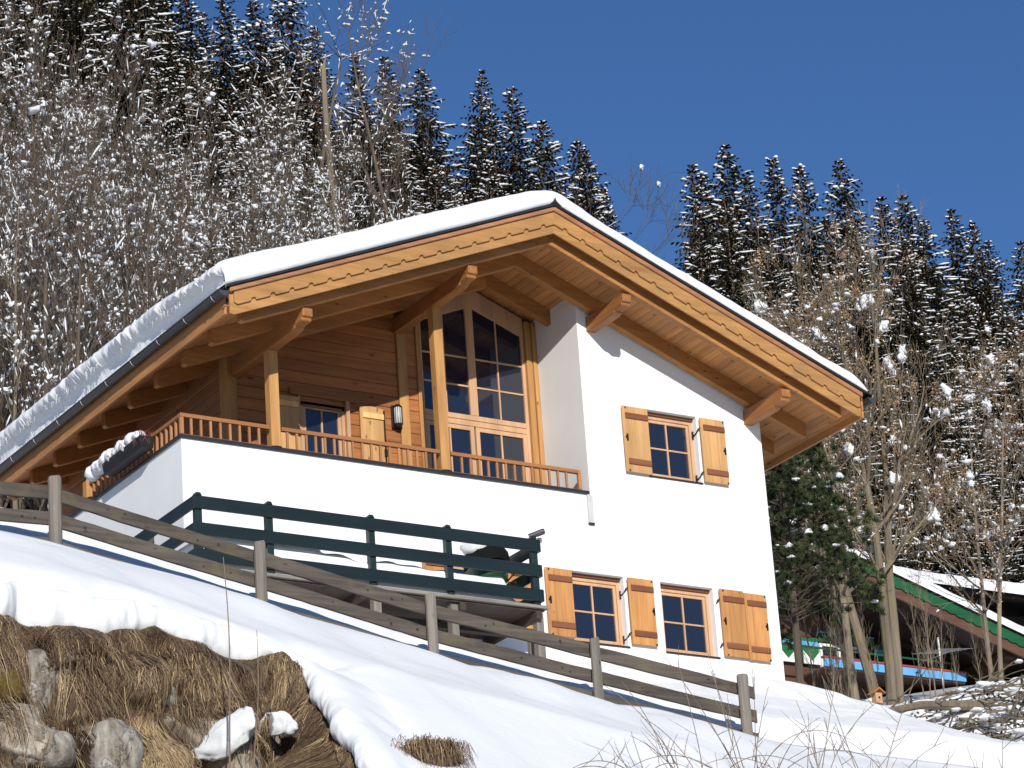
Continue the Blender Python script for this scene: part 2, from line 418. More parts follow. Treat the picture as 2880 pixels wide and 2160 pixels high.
# ------------------------------------------------------------------ windows
def window(x0, x1, z0, z1, y, nx=2, nz_=2, top=None, name='window', mat='frame', sashes=1, fw=.055, sw_=.05):
    """outer frame, opening sashes, glazing bars, panes"""
    o = MB(); t = .05
    o.box(x0, x0+fw, y, y+.07, z0, z1).box(x1-fw, x1, y, y+.07, z0, z1)
    o.box(x0+fw, x1-fw, y, y+.07, z1-fw, z1).box(x0+fw, x1-fw, y-.01, y+.07, z0, z0+fw*.9)
    f = bevel(o.build(name, M[mat], H), .004)
    wd = (x1 - x0 - 2*fw) / sashes
    for k in range(sashes):
        a = x0 + fw + k*wd; b_ = a + wd; c, d = z0 + fw*.9, z1 - fw
        s = MB(); y2 = y + .018
        s.box(a+.004, a+sw_, y2, y2+.045, c+.004, d-.004).box(b_-sw_, b_-.004, y2, y2+.045, c+.004, d-.004)
        s.box(a+sw_, b_-sw_, y2, y2+.045, d-sw_, d-.004).box(a+sw_, b_-sw_, y2, y2+.045, c+.004, c+sw_)
        for i in range(1, nx):
            xm = lerp(a+sw_, b_-sw_, i/nx); s.box(xm-.013, xm+.013, y2+.002, y2+.043, c+sw_, d-sw_)
        for j in range(1, nz_):
            zm = lerp(c+sw_, d-sw_, j/nz_)
            for i in range(nx):
                xa = lerp(a+sw_, b_-sw_, i/nx) + (.013 if i else 0); xb = lerp(a+sw_, b_-sw_, (i+1)/nx) - (.013 if i < nx-1 else 0)
                s.box(xa, xb, y2+.003, y2+.042, zm-.013, zm+.013)
        bevel(s.build('sash', M[mat], f), .003)
        for i in range(nx):
            for j in range(nz_):
                xa, xb = lerp(a+sw_, b_-sw_, i/nx), lerp(a+sw_, b_-sw_, (i+1)/nx)
                za, zb_ = lerp(c+sw_, d-sw_, j/nz_), lerp(c+sw_, d-sw_, (j+1)/nz_)
                e = random.Random(int(xa*100)+int(za*100)).uniform(-.0012, .0012)
                g = MB(); g.poly([(xa, y2+.024, za), (xb, y2+.024+e, za), (xb, y2+.024, zb_), (xa, y2+.024-e, zb_)]); g.build('pane', M['glass'], f)
    return f
def shutter(x0, x1, z0, z1, mat, latch=1, y=-.072, bat=.045):
    s = MB(); n = 3; rn = random.Random(int(x0*77+z0*31))
    for k in range(n):
        a, b_ = lerp(x0, x1, k/n), lerp(x0, x1, (k+1)/n)
        s.tint(rn.uniform(.92, 1.06)).box(a+.0015, b_-.0015, y, y+.032, z0, z1)
    s.tint(.5).box(x0+.004, x1-.004, y+.006, y+.03, z0+.004, z1-.004)
    o = bevel(s.build('shutter', M[mat], H), .003)
    for zc in (z1 - .16, z0 + .17):
        bevel(MB().tint(rn.uniform(.9, 1.25)).box(x0+.045, x1-.012, y-.024, y, zc-bat, zc+bat).build('batten', M['batten'], o), .004)
    xl = x0 + .055 if latch < 0 else x1 - .03
    zc = (z0+z1)/2 + .02
    MB().box(xl-.012, xl+.012, y-.018, y, zc-.055, zc+.055).box(xl-.03, xl+.012, y-.02, y, zc-.01, zc+.02).build('latch', M['iron'], o)
    for zz in (z0+.02, z1-.03):
        MB().box(xl-.01, xl+.01, y-.012, y, zz-.012, zz+.012).build('screw_plate', M['iron'], o)
    return o
def hinge(x, z, s=1):
    MB().tube([(x-.035, .12, z-.05), (x-.035, .05, z-.055), (x-.03, .0, z-.03), (x-.02, -.035, z+.02), (x+.0, -.05, z+.03), (x+.03, -.05, z+.025)], .013, 6).box(x-.045, x-.02, .095, .13, z-.11, z+.02).build('hinge', M['iron'], H)
for (x0, x1, z0, z1) in (UP, L1, L2, L3):
    window(x0+.01, x1-.0, z0+.0, z1-.05, .125)
    # sloping wooden sill board and plaster ledge below
    MB().box(x0-.0, x1+.02, -.02, .13, z0-.03, z0-.004).build('sill', M['metal'], H)
    MB().box(x0+.01, x1, .09, .19, z1-.05, z1-.001).build('head_board', M['batten'], H)
shutter(-2.683, -2.208, -1.239, -.157, 'shut_a', -1); shutter(-1.217, -.753, -1.225, -.157, 'shut_a', 1)
shutter(-4.318, -3.846, -4.025, -2.968, 'shut_b', -1); shutter(-2.84, -2.378, -4.02, -2.970, 'shut_b', 1)
shutter(-1.141, -.690, -4.045, -2.965, 'shut_b', -1); shutter(-.684, -.266, -4.06, -2.985, 'shut_b', 1)
shutter(-6.43, -5.97, -4.03, -2.965, 'shut_b', -1); shutter(-4.975, -4.52, -4.03, -2.965, 'shut_b', 1)
for x, z in ((-1.217, -.36), (-1.217, -1.09), (-2.84, -3.16), (-2.84, -3.87), (-1.141, -3.16), (-1.141, -3.87), (-4.975, -3.16)): hinge(x, z)
# small window in the shaded side wall
sf = MB().box(-10.14, -10.08, .95, 1.75, -3.75, -3.69).box(-10.14, -10.08, .95, 1.75, -2.9, -2.84).box(-10.14, -10.08, .95, 1.01, -3.69, -2.9).box(-10.14, -10.08, 1.69, 1.75, -3.69, -2.9).build('side_window', M['frame'], H)
MB().poly([(-10.11, 1.01, -3.69), (-10.11, 1.69, -3.69), (-10.11, 1.69, -2.9), (-10.11, 1.01, -2.9)]).build('pane', M['glass'], sf)

# balcony window in the planked wall, with its shutters
bw = window(-7.63, -6.86, -2.5, -.30, YW - .0, 2, 1, fw=.05, sw_=.06)
bevel(MB().tint(.8).box(-7.80, -6.62, YW-.035, YW+.0, -.225, -.10).build('lintel', M['plank'], H), .004)
MB().tint(.8).box(-7.66, -7.63, YW-.03, YW+.03, -2.5, -.23).box(-6.86, -6.80, YW-.06, YW+.03, -2.5, -.23).build('window_casing', M['frame'], H)
def shutter2(x0, x1, z0, z1, arch, latch):
    s = MB(); y = YW - .075
    pts = [(x0, z0), (x1, z0), (x1, z1), (lerp(x0, x1, .5), z1+arch), (x0, z1)]
    s.prism(pts, 1, y, y+.032); o = bevel(s.build('shutter', M['shut_a'], H), .003)
    for zc in (z1 - .13, z0 + .16): bevel(MB().tint(1.6).box(x0+.04, x1-.02, y-.024, y, zc-.045, zc+.045).build('batten', M['shut_a'], o), .004)
    if latch:
        MB().box(x1-.032, x1-.018, y-.03, y, z0+.1, z1-.02).build('rod', M['iron'], o)
        MB().box(x1-.045, x1-.005, y-.035, y-.001, (z0+z1)/2-.1, (z0+z1)/2+.02).build('latch', M['iron'], o)
    return o
shutter2(-8.13, -7.68, -1.98, -.285, .0, False); shutter2(-6.63, -6.20, -1.62, -.285, .03, True)

# big gable glazing left of the white return wall
YG = YW + .0
def gz(x, o): return zs(x, o)
glz = MB(); GX0, GX1 = -5.46, -3.545
ot, it = 1.927+.12, 1.74      # outer and inner top offsets
def bar(a, b_, z0, z1, y=YG, d=.07): glz.box(a, b_, y, y+d, z0, z1)
def slat(a, b_, lo0, lo1, hi0, hi1, y=YG, d=.07): glz.prism([(a, lo0), (b_, lo1), (b_, hi1), (a, hi0)], 1, y, y+d)
# outer posts, head pieces following the roof
slat(GX0, -5.43, -2.6, -2.6, gz(GX0, ot), gz(-5.43, ot)); slat(-3.60, GX1, -2.6, -2.6, gz(-3.60, ot), gz(GX1, ot))
slat(-4.605, XR, -.119, -.119, gz(-4.605, ot), gz(XR, ot)); slat(XR, -4.465, -.119, -.119, gz(XR, ot), gz(-4.465, ot))
for a, b_ in ((-5.43, -4.605), (-4.465, -3.60)):
    slat(a, b_, gz(a, it-.02), gz(b_, it-.02), gz(a, ot), gz(b_, ot))
glz2 = bevel(glz.build('gable_glazing', M['frame'], H), .004)
tr = MB()
tr.box(-5.43, -3.60, YG+.002, YG+.068, -.30, -.12)                          # transom between doors and upper lights
tr.box(-5.43, -3.60, YG-.012, YG+.002, -.21, -.195)
bevel(tr.build('transom', M['frame'], glz2), .004)
mt = MB()
for zc in (.842, .365):
    for a, b_ in ((-5.43, -5.035), (-5.01, -4.605), (-4.465, -4.06), (-4.035, -3.60)): mt.box(a, b_, YG+.018, YG+.05, zc-.014, zc+.014)
for xc in (-5.022, -4.047):
    mt.box(xc-.0125, xc+.0125, YG+.016, YG+.052, -.12, gz(xc, it-.02))
bevel(mt.build('glazing_bar', M['frame'], glz2), .003)
dr = MB()
for a, b_ in ((-5.43, -4.56), (-4.53, -3.60)):
    dr.box(a, a+.07, YG+.01, YG+.06, -2.6, -.30).box(b_-.07, b_, YG+.01, YG+.06, -2.6, -.30)
    dr.box(a+.07, b_-.07, YG+.01, YG+.06, -.375, -.305).box(a+.07, b_-.07, YG+.01, YG+.06, -2.6, -2.45)
    xm = (a+b_)/2; dr.box(xm-.013, xm+.013, YG+.012, YG+.058, -2.45, -.375)
bevel(dr.build('balcony_door', M['frame'], glz2), .004)
for a, b_ in ((-5.43, -5.022), (-5.022, -4.60), (-4.47, -4.047), (-4.047, -3.60)):
    for c, d in ((-2.5, -.34), (-.12, .365), (.365, .842), (.842, 9)):
        e = .0015 * random.Random(int(a*50+c*9)).uniform(-1, 1)
        if d == 9: pts = [(a, YG+.036, c), (b_, YG+.036+e, c), (b_, YG+.036, gz(b_, it)), (a, YG+.036-e, gz(a, it))]
        else: pts = [(a, YG+.036, c), (b_, YG+.036+e, c), (b_, YG+.036, d), (a, YG+.036-e, d)]
        MB().poly(pts).build('pane', M['glass'], glz2)
bevel(MB().tint(.9).box(-3.545, -3.44, YG-.06, YG+.05, -2.6, 1.60).build('wall_post', M['beam_z'], H), .006)
bevel(MB().tint(1.05).box(-3.435, -3.36, YG-.09, YG+.05, -2.6, 1.58).build('wall_post', M['beam_z'], H), .006)
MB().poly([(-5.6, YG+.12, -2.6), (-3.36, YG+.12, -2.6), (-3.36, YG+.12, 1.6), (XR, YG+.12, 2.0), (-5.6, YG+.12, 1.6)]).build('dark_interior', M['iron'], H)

# ------------------------------------------------------------------ roof timbers
HW = 5.30
RY = [-1.09, -.165, .72, 1.63, 2.54, 3.45, 4.36, 5.27, 6.18, 6.95]
for y in RY:
    for s, mt_ in ((-1, 'beam_xl'), (1, 'beam_xr')):
        e = random.Random(int(y*10)+s).uniform(.92, 1.06)
        xe = XR + s * HW
        x_end = xe
        z0, z1 = 1.85, SD
        if y > 0 and s > 0: pass
        pts = [(XR, z0), (x_end - s*.05, z0 - TP*(HW-.05)), (x_end, z0 - TP*HW + .04), (x_end, z1 - TP*HW), (XR, z1)]
        bevel(MB().tint(e).prism(pts, 1, y, y + .12).build('rafter', M[mt_], H), .006)
# soffit boards run along the ridge: narrow boards with open joints
for s in (-1, 1):
    sf = MB(); rn = random.Random(11+s); u = 0.0; wdt = .118
    while u < 5.62:
        a, b_ = u, min(u + wdt, 5.64)
        xa, xb = XR + s*(a+.0015), XR + s*(b_-.0015)
        sf.tint(rn.uniform(.84, 1.1))
        sf.prism([(xa, zs(xa, SD)), (xb, zs(xb, SD)), (xb, zs(xb, SD+.022)), (xa, zs(xa, SD+.022))], 1, -1.235, 7.15)
        u += wdt
    bevel(sf.build('soffit', M['soffit'], H), .004)
MB().tint(.6).prism([(XR-5.6, zs(XR-5.6, SD+.024)), (XR, SD+.024), (XR+5.6, zs(XR+5.6, SD+.024)), (XR+5.6, zs(XR+5.6, 2.36)), (XR, 2.36), (XR-5.6, zs(XR-5.6, 2.36))], 1, -1.235, 7.15).build('roof_deck', M['deckdark'], H)
# purlins with stepped ends, resting on posts or emerging from the wall
def purlin(xc, y_back, w_=.165):
    t = zb(xc + (-.08 if xc < XR else .08)) + .0
    prof = [(-1.06, t), (-1.06, t-.125), (-1.015, t-.135), (-1.015, t-.175), (-1.0, t-.185), (-.80, t-.19), (-.79, t-.215), (-.76, t-.225), (-.70, t-.235), (-.52, t-.242), (y_back, t-.242), (y_back, t)]
    return bevel(MB().tint(random.Random(int(xc*9)).uniform(.97, 1.1)).prism(prof, 0, xc-w_/2, xc+w_/2).build('purlin', M['beam_y'], H), .008)
for xc, yb in ((-8.70, 7.1), (-5.86, YW), (-3.105, .10), (-.225, .10)): purlin(xc, yb)
for xa, xb, zt in ((-8.775, -8.62, zb(-8.77)-.242), (-5.935, -5.775, zb(-5.93)-.242)):
    bevel(MB().tint(1.08).box(xa, xb, .045, .20, -1.60, zt).build('balcony_post', M['beam_z'], H), .008)
    MB().box(xa+.0, xb-.0, .03, .21, -1.645, -1.60).box(xa+.03, xb-.03, .0, .05, -1.64, -1.605).build('post_shoe', M['iron'], H)
# barge boards: front one scalloped, rear one plain, trim and metal verge above
YB = -1.30
for s, mt_ in ((-1, 'barge_l'), (1, 'barge_r')):
    pts = [(XR, 2.294), ]
    HB = 5.50 if s < 0 else 5.54
    bot = [(0.0, 2.084)]
    u = .20
    while u < HB - .12:
        bot.append((u - .055, 2.084)); 
        for k in range(0, 7):
            an = math.pi * (1 - k / 6); bot.append((u + .042*math.cos(an), 2.090 + .042*math.sin(an)))
        bot.append((u + .055, 2.084)); u += .312
    bot.append((HB-.05, 2.084)); bot.append((HB, 2.13))
    poly = [(XR + s*a, z - TP*a) for a, z in bot] + [(XR + s*HB, 2.294 - TP*HB), (XR, 2.294)]
    bevel(MB().prism(poly, 1, YB, YB+.032).build('barge_board', M[mt_], H), .004)
    h2 = 5.56
    poly = [(XR, 1.949), (XR+s*(h2-.06), 1.949-TP*(h2-.06)), (XR+s*h2, 1.99-TP*h2), (XR+s*h2, 2.30-TP*h2), (XR, 2.30)]
    bevel(MB().tint(1.02).prism(poly, 1, YB+.034, YB+.066).build('rear_barge_board', M[mt_], H), .004)
    poly = [(XR, 2.295), (XR+s*5.58, 2.295-TP*5.58), (XR+s*5.58, 2.372-TP*5.58), (XR, 2.372)]
    bevel(MB().prism(poly, 1, YB-.036, YB+.066).build('verge_trim', M['trim'], H), .01)
    hm_ = 5.66 if s < 0 else 5.74
    poly = [(XR, 2.374), (XR+s*hm_, 2.374-TP*hm_), (XR+s*hm_, 2.408-TP*hm_), (XR, 2.408)]
    MB().prism(poly, 1, YB-.07, 7.2).build('roof_sheet', M['metal'], H)
    # fascia behind the gutter
    xf = XR + s*5.635
    MB().tint(.9).box(min(xf, xf-s*.04), max(xf, xf-s*.04), -1.235, 7.15, zs(xf, SD)-.10, zs(xf, 2.36)).build('fascia', M['soffit'], H)
    # half round gutter with end cap and brackets
    xg, zg, rg = XR + s*5.715, zs(XR+s*5.66, 2.30), .080
    g = MB(); n = 10
    ring = [(xg + rg*math.cos(math.pi + math.pi*k/n), zg + rg*math.sin(math.pi + math.pi*k/n)) for k in range(n+1)]
    for (a, b_), (c_, d_) in zip(ring, ring[1:]):
        g.poly([(a, -1.40, b_), (c_, -1.40, d_), (c_, 7.25, d_), (a, 7.25, b_)])
    for yy_ in (-1.40, 7.25): g.poly([(a, yy_, b_) for a, b_ in ring])
    g.tube([(xg-rg, -1.40, zg), (xg-rg, 7.25, zg)], .012, 6).tube([(xg+rg, -1.40, zg), (xg+rg, 7.25, zg)], .012, 6)
    gut = g.build('gutter', M['copper'], H)
    for k in range(10):
        yb = -1.15 + k*.88; rr = rg + .006
        br = MB().tube([(xg + rr*math.cos(math.pi + math.pi*j/8), yb, zg + rr*math.sin(math.pi + math.pi*j/8)) for j in range(9)], .006, 4)
        br.build('gutter_bracket', M['grey'], gut)
MB().prism([(XR-.10, 2.37), (XR, 2.40), (XR+.10, 2.37), (XR+.02, 2.44), (XR, 2.50), (XR-.03, 2.44)], 1, YB-.08, YB+.1).build('ridge_cap', M['metal'], H)

# ------------------------------------------------------------------ balcony rail
rl = MB().tint(1).box(-10.23, -8.80, .045, .105, -1.345, -1.285).box(-8.60, -5.95, .045, .105, -1.345, -1.285).box(-5.76, -3.50, .045, .105, -1.345, -1.285)
rl.box(-10.23, -3.46, .05, .10, -1.642, -1.60)
rl.box(-10.23, -10.17, .105, 3.15, -1.345, -1.285).box(-10.225, -10.175, .10, 3.15, -1.642, -1.60)
rail = bevel(rl.build('balcony_rail', M['rail'], H), .005)
n = 0
def balu(x, y):
    o = MB().tint(random.uniform(.85, 1.15)).box(x-.017, x+.017, y-.014, y+.014, -1.60, -1.345).build('baluster', M['balus'], rail)
x = -10.05
while x < -3.6:
    if not (-8.86 < x < -8.55 or -6.0 < x < -5.72): balu(x, .075)
    x += .1545
y = .26
while y < 3.1: balu(-10.20, y); y += .1545
for xa in (-10.23, ): bevel(MB().box(xa, xa+.055, .048, .102, -1.60, -1.345).build('rail_post', M['balus'], rail), .004)
bevel(MB().box(-3.51, -3.455, .048, .102, -1.60, -1.285).build('rail_post', M['balus'], rail), .004)
bevel(MB().tint(1.1).box(-10.27, -10.13, 3.15, 3.29, -1.645, -1.27).build('rail_post', M['beam_z'], rail), .006)

# ------------------------------------------------------------------ snow lying on the roof
ms = MB()
def rtop(x, y):
    s = -1 if x < XR else 1; a = abs(x - XR)
    th = .41 if s < 0 else lerp(.41, .285, sstep(0, .9, a))
    if s < 0: th = .41 + .03 * nz(x*.5, y*.5) + .06 * sstep(3.6, 5.6, a) + .17 * sstep(4.2, 5.5, a) * sstep(-.9, 1.2, y)
    base = 2.415 - TP * math.sqrt(a*a + .10) + TP*.0
    dv = y + 1.385
    wv = .22
    e = 1.0
    if dv < wv: e = math.sqrt(max(0, 1 - (1 - dv/wv)**2))
    if s < 0:
        de = x + 10.17
        if de < .30: e = min(e, .80 + .20 * math.sqrt(max(0, 1 - (1 - max(0, de)/.30)**2)))
    else:
        de = 1.235 - x
        if de < .40: e *= math.sqrt(max(0, 1 - (1 - max(0, de)/.40)**2))
    nn = .018 * nz(x*1.2, y*1.2, 4) + .008 * nz(x*5, y*5, 6)
    base2 = 2.412 - TP * a
    return max(base2 + .005, lerp(base2, base + th + nn, e))
XA, XB = -10.17, 1.235
us = [XA + (XB - XA) * k / 190 for k in range(191)]
vs = [-1.385 + .34 * (k/12)**1.6 for k in range(13)] + [-1.045 + 8.2 * k/110 for k in range(1, 111)]
def vshift(x, y):
    # verge face bulges slightly over the metal
    return -.03 * nz(x*2.1, 3.3, 1.1) if y < -1.36 else 0
def vert(x, j):
    y = vs[j]
    if j <= 12:
        an = R(lerp(-62, 90, j/12)); w_ = .17 + .05*nz(x*.9, 2.2) + .02*nz(x*4, 1.1)
        b0 = 2.412 - TP*abs(x - XR) + .004; tz = rtop(x, -1.045); th = (tz - b0) * (lerp(.55, 1, sstep(0, .55, x - XA)) if j < 12 else 1)
        zz_ = b0 + th * clamp((.40 + .60*math.sin(an)) + .03*nz(x*3, an*2) * math.cos(an))
        sh = clamp((zs(x, 2.412)+9)*0 + 1)
        return (x, lerp(-1.045, -1.20, 1) - w_*math.cos(an)*(.55 + .45*clamp(th/.3)) + (.155 if j == 12 else .155*(j/12)**3), max(b0, zz_))
    return (x, y + vshift(x, y), rtop(x, y))
ids = [[ms.av(vert(x, j)) for j in range(len(vs))] for x in us]
for i in range(len(us)-1):
    for j in range(len(vs)-1): ms.face((ids[i][j], ids[i+1][j], ids[i+1][j+1], ids[i][j+1]))
# front verge face
# eaves drip face on the left: lip, undercut and ragged lower fringe
prev = None
yy_list = [-1.385 + 8.55 * k/700 for k in range(701)]
for y in yy_list:
    zt = rtop(XA, y); j1 = nz(y*2.3, 1.7, .3); j2 = nz(y*7.5, 4.1, 2.2); j3 = abs(nz(y*14, 8., 1.))
    end = clamp((y + 1.385) / .35)
    base = zs(XA, 2.412)
    lip = .13 + .07 * j1 + .035 * j2
    hgt = zt - base
    rows = [(XA, zt), (XA - lip*.7*end, zt - .035 - .02*j1), (XA - (lip + .01)*end, zt - .12 - .03*j2),
            (XA - (lip*.62 - .05*j3)*end, lerp(zt, base, .36) - .09*j3 - .03*j2), (XA + (.03 - .02*j1)*end, lerp(zt, base, .46) - .03*j3),
            (XA + (.09 + .012*j2)*end, lerp(zt, base, .74)), (XA + (.06 + .02*j2)*end, base + .06), (XA - (.01 + .03*j3)*end, base + .005)]
    cur = [ms.av((a, y, b_)) for a, b_ in rows]
    if prev:
        for k in range(len(rows)-1): ms.face((prev[k], prev[k+1], cur[k+1], cur[k]))
    prev = cur
tag(ms.build('roof_snow', M['snowroof'], smooth=True), 'thick white snow blanket on the chalet roof, hanging ragged over the left gutter', 'snow', kind='stuff')
# icicle drips under the lip
ic = MB(); rn = random.Random(2)
for k in range(150):
    y = rn.uniform(-.8, 6.9)
    if nz(y*1.1, 5) < -.12: continue
    zt = rtop(XA, y) - .17; L = rn.uniform(.04, .17); x = XA - .075 + rn.uniform(-.01, .02)
    ic.tube([(x, y, zt), (x, y, zt - L*.6), (x+rn.uniform(-.004,.004), y, zt - L)], [.006, .004, .001], 4)
im, nt, b = newmat('ice'); b.inputs['Base Color'].default_value = (.92, .95, 1, 1); b.inputs['Roughness'].default_value = .08; b.inputs['Transmission Weight'].default_value = .6; b.inputs['IOR'].default_value = 1.31
tag(ic.build('icicles', im), 'fringe of thin icicles below the roof snow along the left gutter', 'icicles', kind='stuff')

# ------------------------------------------------------------------ wall lamp and planter on the balcony
L = thing('wall_lamp', (-5.98, YW-.02, -.36), 'oval caged glass wall lamp beside the arched balcony shutter', 'lamp')
bevel(MB().box(-6.06, -5.91, YW-.05, YW-.012, -.55, -.17).build('back_plate', M['iron'], L), .01)
gm, nt, b = newmat('ribbed_glass'); b.inputs['Base Color'].default_value = (.75, .78, .8, 1); b.inputs['Roughness'].default_value = .15; b.inputs['Transmission Weight'].default_value = .35
MB().tube([(-5.985, YW-.10, -.50), (-5.985, YW-.10, -.48), (-5.985, YW-.10, -.24), (-5.985, YW-.10, -.21)], [.03, .062, .062, .03], 14).build('glass_cover', gm, L, smooth=True)
cg = MB()
for k in range(7):
    a = math.pi + math.pi*k/6; x, y = -5.985 + .068*math.cos(a), YW-.10 + .068*math.sin(a)
    cg.tube([(x, y, -.50), (x, y, -.21)], .004, 4)
cg.tube([(-5.985, YW-.10, -.54), (-5.985, YW-.10, -.495)], [.05, .07], 12).tube([(-5.985, YW-.10, -.215), (-5.985, YW-.10, -.18)], [.07, .04], 12)
cg.build('cage', M['iron'], L)
# ------------------------------------------------------------------ planter hung outside the side rail
P = thing('flower_box', (-10.42, 1.4, -1.6), 'dark planter box heaped with snow and dry heather, hung outside the side balcony rail', 'planter')
bevel(MB().prism([(-10.50, -1.60), (-10.32, -1.60), (-10.30, -1.42), (-10.53, -1.42)], 1, .75, 2.05).build('box', M['iron'], P), .008)
hb = MB(); rn = random.Random(4)
for k in range(420):
    y = rn.uniform(.74, 2.0); x = rn.uniform(-10.53, -10.31); up = rn.uniform(.03, .13) * (1.2 if y < 1.0 else .7)
    p = Vector((x, y, -1.44)); q = p + Vector((rn.uniform(-.07, .05), rn.uniform(-.06, .06), up if rn.random() < .7 else -up*.8))
    hb.tint(rn.uniform(.6, 1.3)).tube([p, (p+q)/2 + Vector((0, 0, .01)), q], [.004, .004, .002], 3, False)
hb.build('dry_heather', plain('dry_heather', (.20, .065, .035), .8), P)
sn = MB()
for k in range(26):
    y = .98 + k*.062; a = k/25
    sn.blob((-10.43 + .02*math.sin(k*1.7), y, -1.36 + .03*math.sin(k*.9) - .03*(a > .8)), .12 + .022*math.sin(k*2.3) - .02*(k < 2), k, 10, 7, .12, .95, .9, .8)
sn.build('snow_cap', M['snowtree'], P, smooth=True)

# ------------------------------------------------------------------ terrace deck with dark green railing
DX0, DX1, DY = -10.85, -5.37, -1.5
D = thing('terrace_deck', (-8, -.8, -4.9), 'raised timber terrace with dark green three board railing on grey posts', 'terrace')
dk = MB(); rn = random.Random(8); y = DY - .06
while y < -.02:
    dk.tint(rn.uniform(.8, 1.1)).box(DX0-.05, DX1+.10, y, min(y+.135, -.005), -4.17, -4.125); y += .141
bevel(dk.build('deck_boards', M['deckgrey'], D), .004)
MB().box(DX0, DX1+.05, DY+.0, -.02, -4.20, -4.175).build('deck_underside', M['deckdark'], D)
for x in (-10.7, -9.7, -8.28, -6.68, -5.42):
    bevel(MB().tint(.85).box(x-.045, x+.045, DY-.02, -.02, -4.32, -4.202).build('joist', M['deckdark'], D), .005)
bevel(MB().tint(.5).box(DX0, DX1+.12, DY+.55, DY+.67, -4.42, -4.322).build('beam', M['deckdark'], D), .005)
for x in (-10.65, -9.6, -8.02, -6.78, -5.36):
    bevel(MB().tint(rn.uniform(.9, 1.15)).box(x-.06, x+.06, DY+.06, DY+.18, -6.2, -4.205).build('support_post', M['grey_z'], D), .006)
bevel(MB().tint(.9).box(-5.33, -5.25, DY+.42, DY+.5, -6.2, -4.325).build('support_post', M['grey_z'], D), .006)
RB = [(-3.32, -3.135), (-3.695, -3.515), (-4.065, -3.885)]
for z0, z1 in RB:
    bevel(MB().tint(1).box(DX0-.02, DX1+.035, DY-.055, DY-.02, z0, z1).build('rail_board', M['dkgreen'], D), .006)
    bevel(MB().tint(1).box(DX0-.02, DX0+.015, DY-.018, 2.6, z0, z1).build('rail_board', M['dkgreen'], D), .006)
    bevel(MB().tint(1).box(DX1-.0, DX1+.033, DY-.018, -.03, z0, z1).build('rail_board', M['dkgreen'], D), .006)
for x in (DX0+.07, -9.70, -8.10, -6.855, DX1-.055):
    bevel(MB().tint(1.5).box(x-.05, x+.05, DY-.018, DY+.075, -4.12, -3.12).prism([(x-.055, -3.12), (x+.055, -3.12), (x+.03, -3.075), (x-.03, -3.075)], 1, DY-.025, DY+.08).build('rail_post', M['dkgreen'], D), .005)
bevel(MB().tint(1.5).box(DX0+.02, DX0+.11, .55, .65, -4.12, -3.09).build('rail_post', M['dkgreen'], D), .005)
# spotlight clamped to the corner post
S = thing('spotlight', (-5.36, -1.5, -3.05), 'small grey cylinder spotlight tilted on the corner post of the green railing', 'spotlight')
MB().tube([(-5.45, -1.44, -3.07), (-5.27, -1.56, -3.0)], .045, 12).build('housing', M['copper'], S, smooth=False)
MB().tube([(-5.272, -1.56, -3.0), (-5.262, -1.565, -2.997)], .038, 12).build('lens', M['iron'], S)
MB().tube([(-5.36, -1.50, -3.10), (-5.36, -1.50, -3.05)], .012, 6).tube([(-5.30, -1.45, -3.11), (-5.26, -1.45, -3.10)], .04, 10).build('bracket', M['grey'], S)
# snow on the deck
ds = MB()
def dsn(u, v):
    x = lerp(DX0+.08, DX1-.05, u); y = lerp(DY+.02, -.03, v)
    h = .40 + .07*nz(x*1.1, y*1.3, 1) + .05*nz(x*3, y*3, 2) + .16*sstep(-8.3, -9.6, x) + .04*v
    h += .06*abs(nz(x*1.7, 3)) ; h += .30*math.exp(-(((x+8.62)/.20)**2 + ((y+.75)/.25)**2)) * (1 + .6*nz(x*9, y*9))
    h *= 1 - sstep(-5.95, -5.75, x)*.9
    e = min(u, 1-u)*5.4; e2 = v*3.0
    for q in (e, e2):
        if q < .16: h *= math.sqrt(max(0, 1-(1-q/.16)**2))
    return (x, y, -4.12 + max(0.001, h))
ds.grid(150, 36, dsn)
tag(ds.build('deck_snow', M['snow'], smooth=True), 'lumpy snow lying behind the green railing of the terrace', 'snow', kind='stuff')
# covered kettle grill
G = thing('garden_grill', (-5.75, -.75, -4.12), 'green barbecue with black pleated cover and snow cap at the right end of the terrace', 'grill')
gb = MB(); cx, cy = -5.78, -.75
def lathe(mb, cx, cy, prof, n=24, wob=0, seed=0):
    rings = []
    for r, z in prof:
        rings.append([mb.av((cx + (r + wob*math.sin(j*math.pi*2/n*9+z*20)*(.5+r))*math.cos(2*math.pi*j/n), cy + (r + wob*math.sin(j*math.pi*2/n*9+z*20)*(.5+r))*math.sin(2*math.pi*j/n), z)) for j in range(n)])
    for a, b_ in zip(rings, rings[1:]):
        for j in range(n): mb.face((a[j], a[(j+1) % n], b_[(j+1) % n], b_[j]))
    mb.face(rings[-1]); return mb
lathe(gb, cx, cy, [(.10, -3.72), (.22, -3.68), (.30, -3.58), (.315, -3.44), (.30, -3.40)])
gb.build('bowl', plain('grill_green', (.012, .055, .022), .4, bmp=.0), G, smooth=True)
lg = MB()
for a in (.3, 2.4, 4.5): lg.tube([(cx+.15*math.cos(a), cy+.15*math.sin(a), -3.7), (cx+.28*math.cos(a), cy+.28*math.sin(a), -4.12)], .015, 6)
lg.tube([(cx+.30, cy-.1, -3.42), (cx+.40, cy-.12, -3.44), (cx+.40, cy+.1, -3.50), (cx+.30, cy+.1, -3.52)], .012, 6); lg.build('leg_frame', M['iron'], G)
lathe(MB(), cx, cy, [(.33, -3.52), (.345, -3.40), (.33, -3.3), (.335, -3.2), (.29, -3.12), (.22, -3.04), (.10, -2.99), (.02, -2.98)], 48, .012)
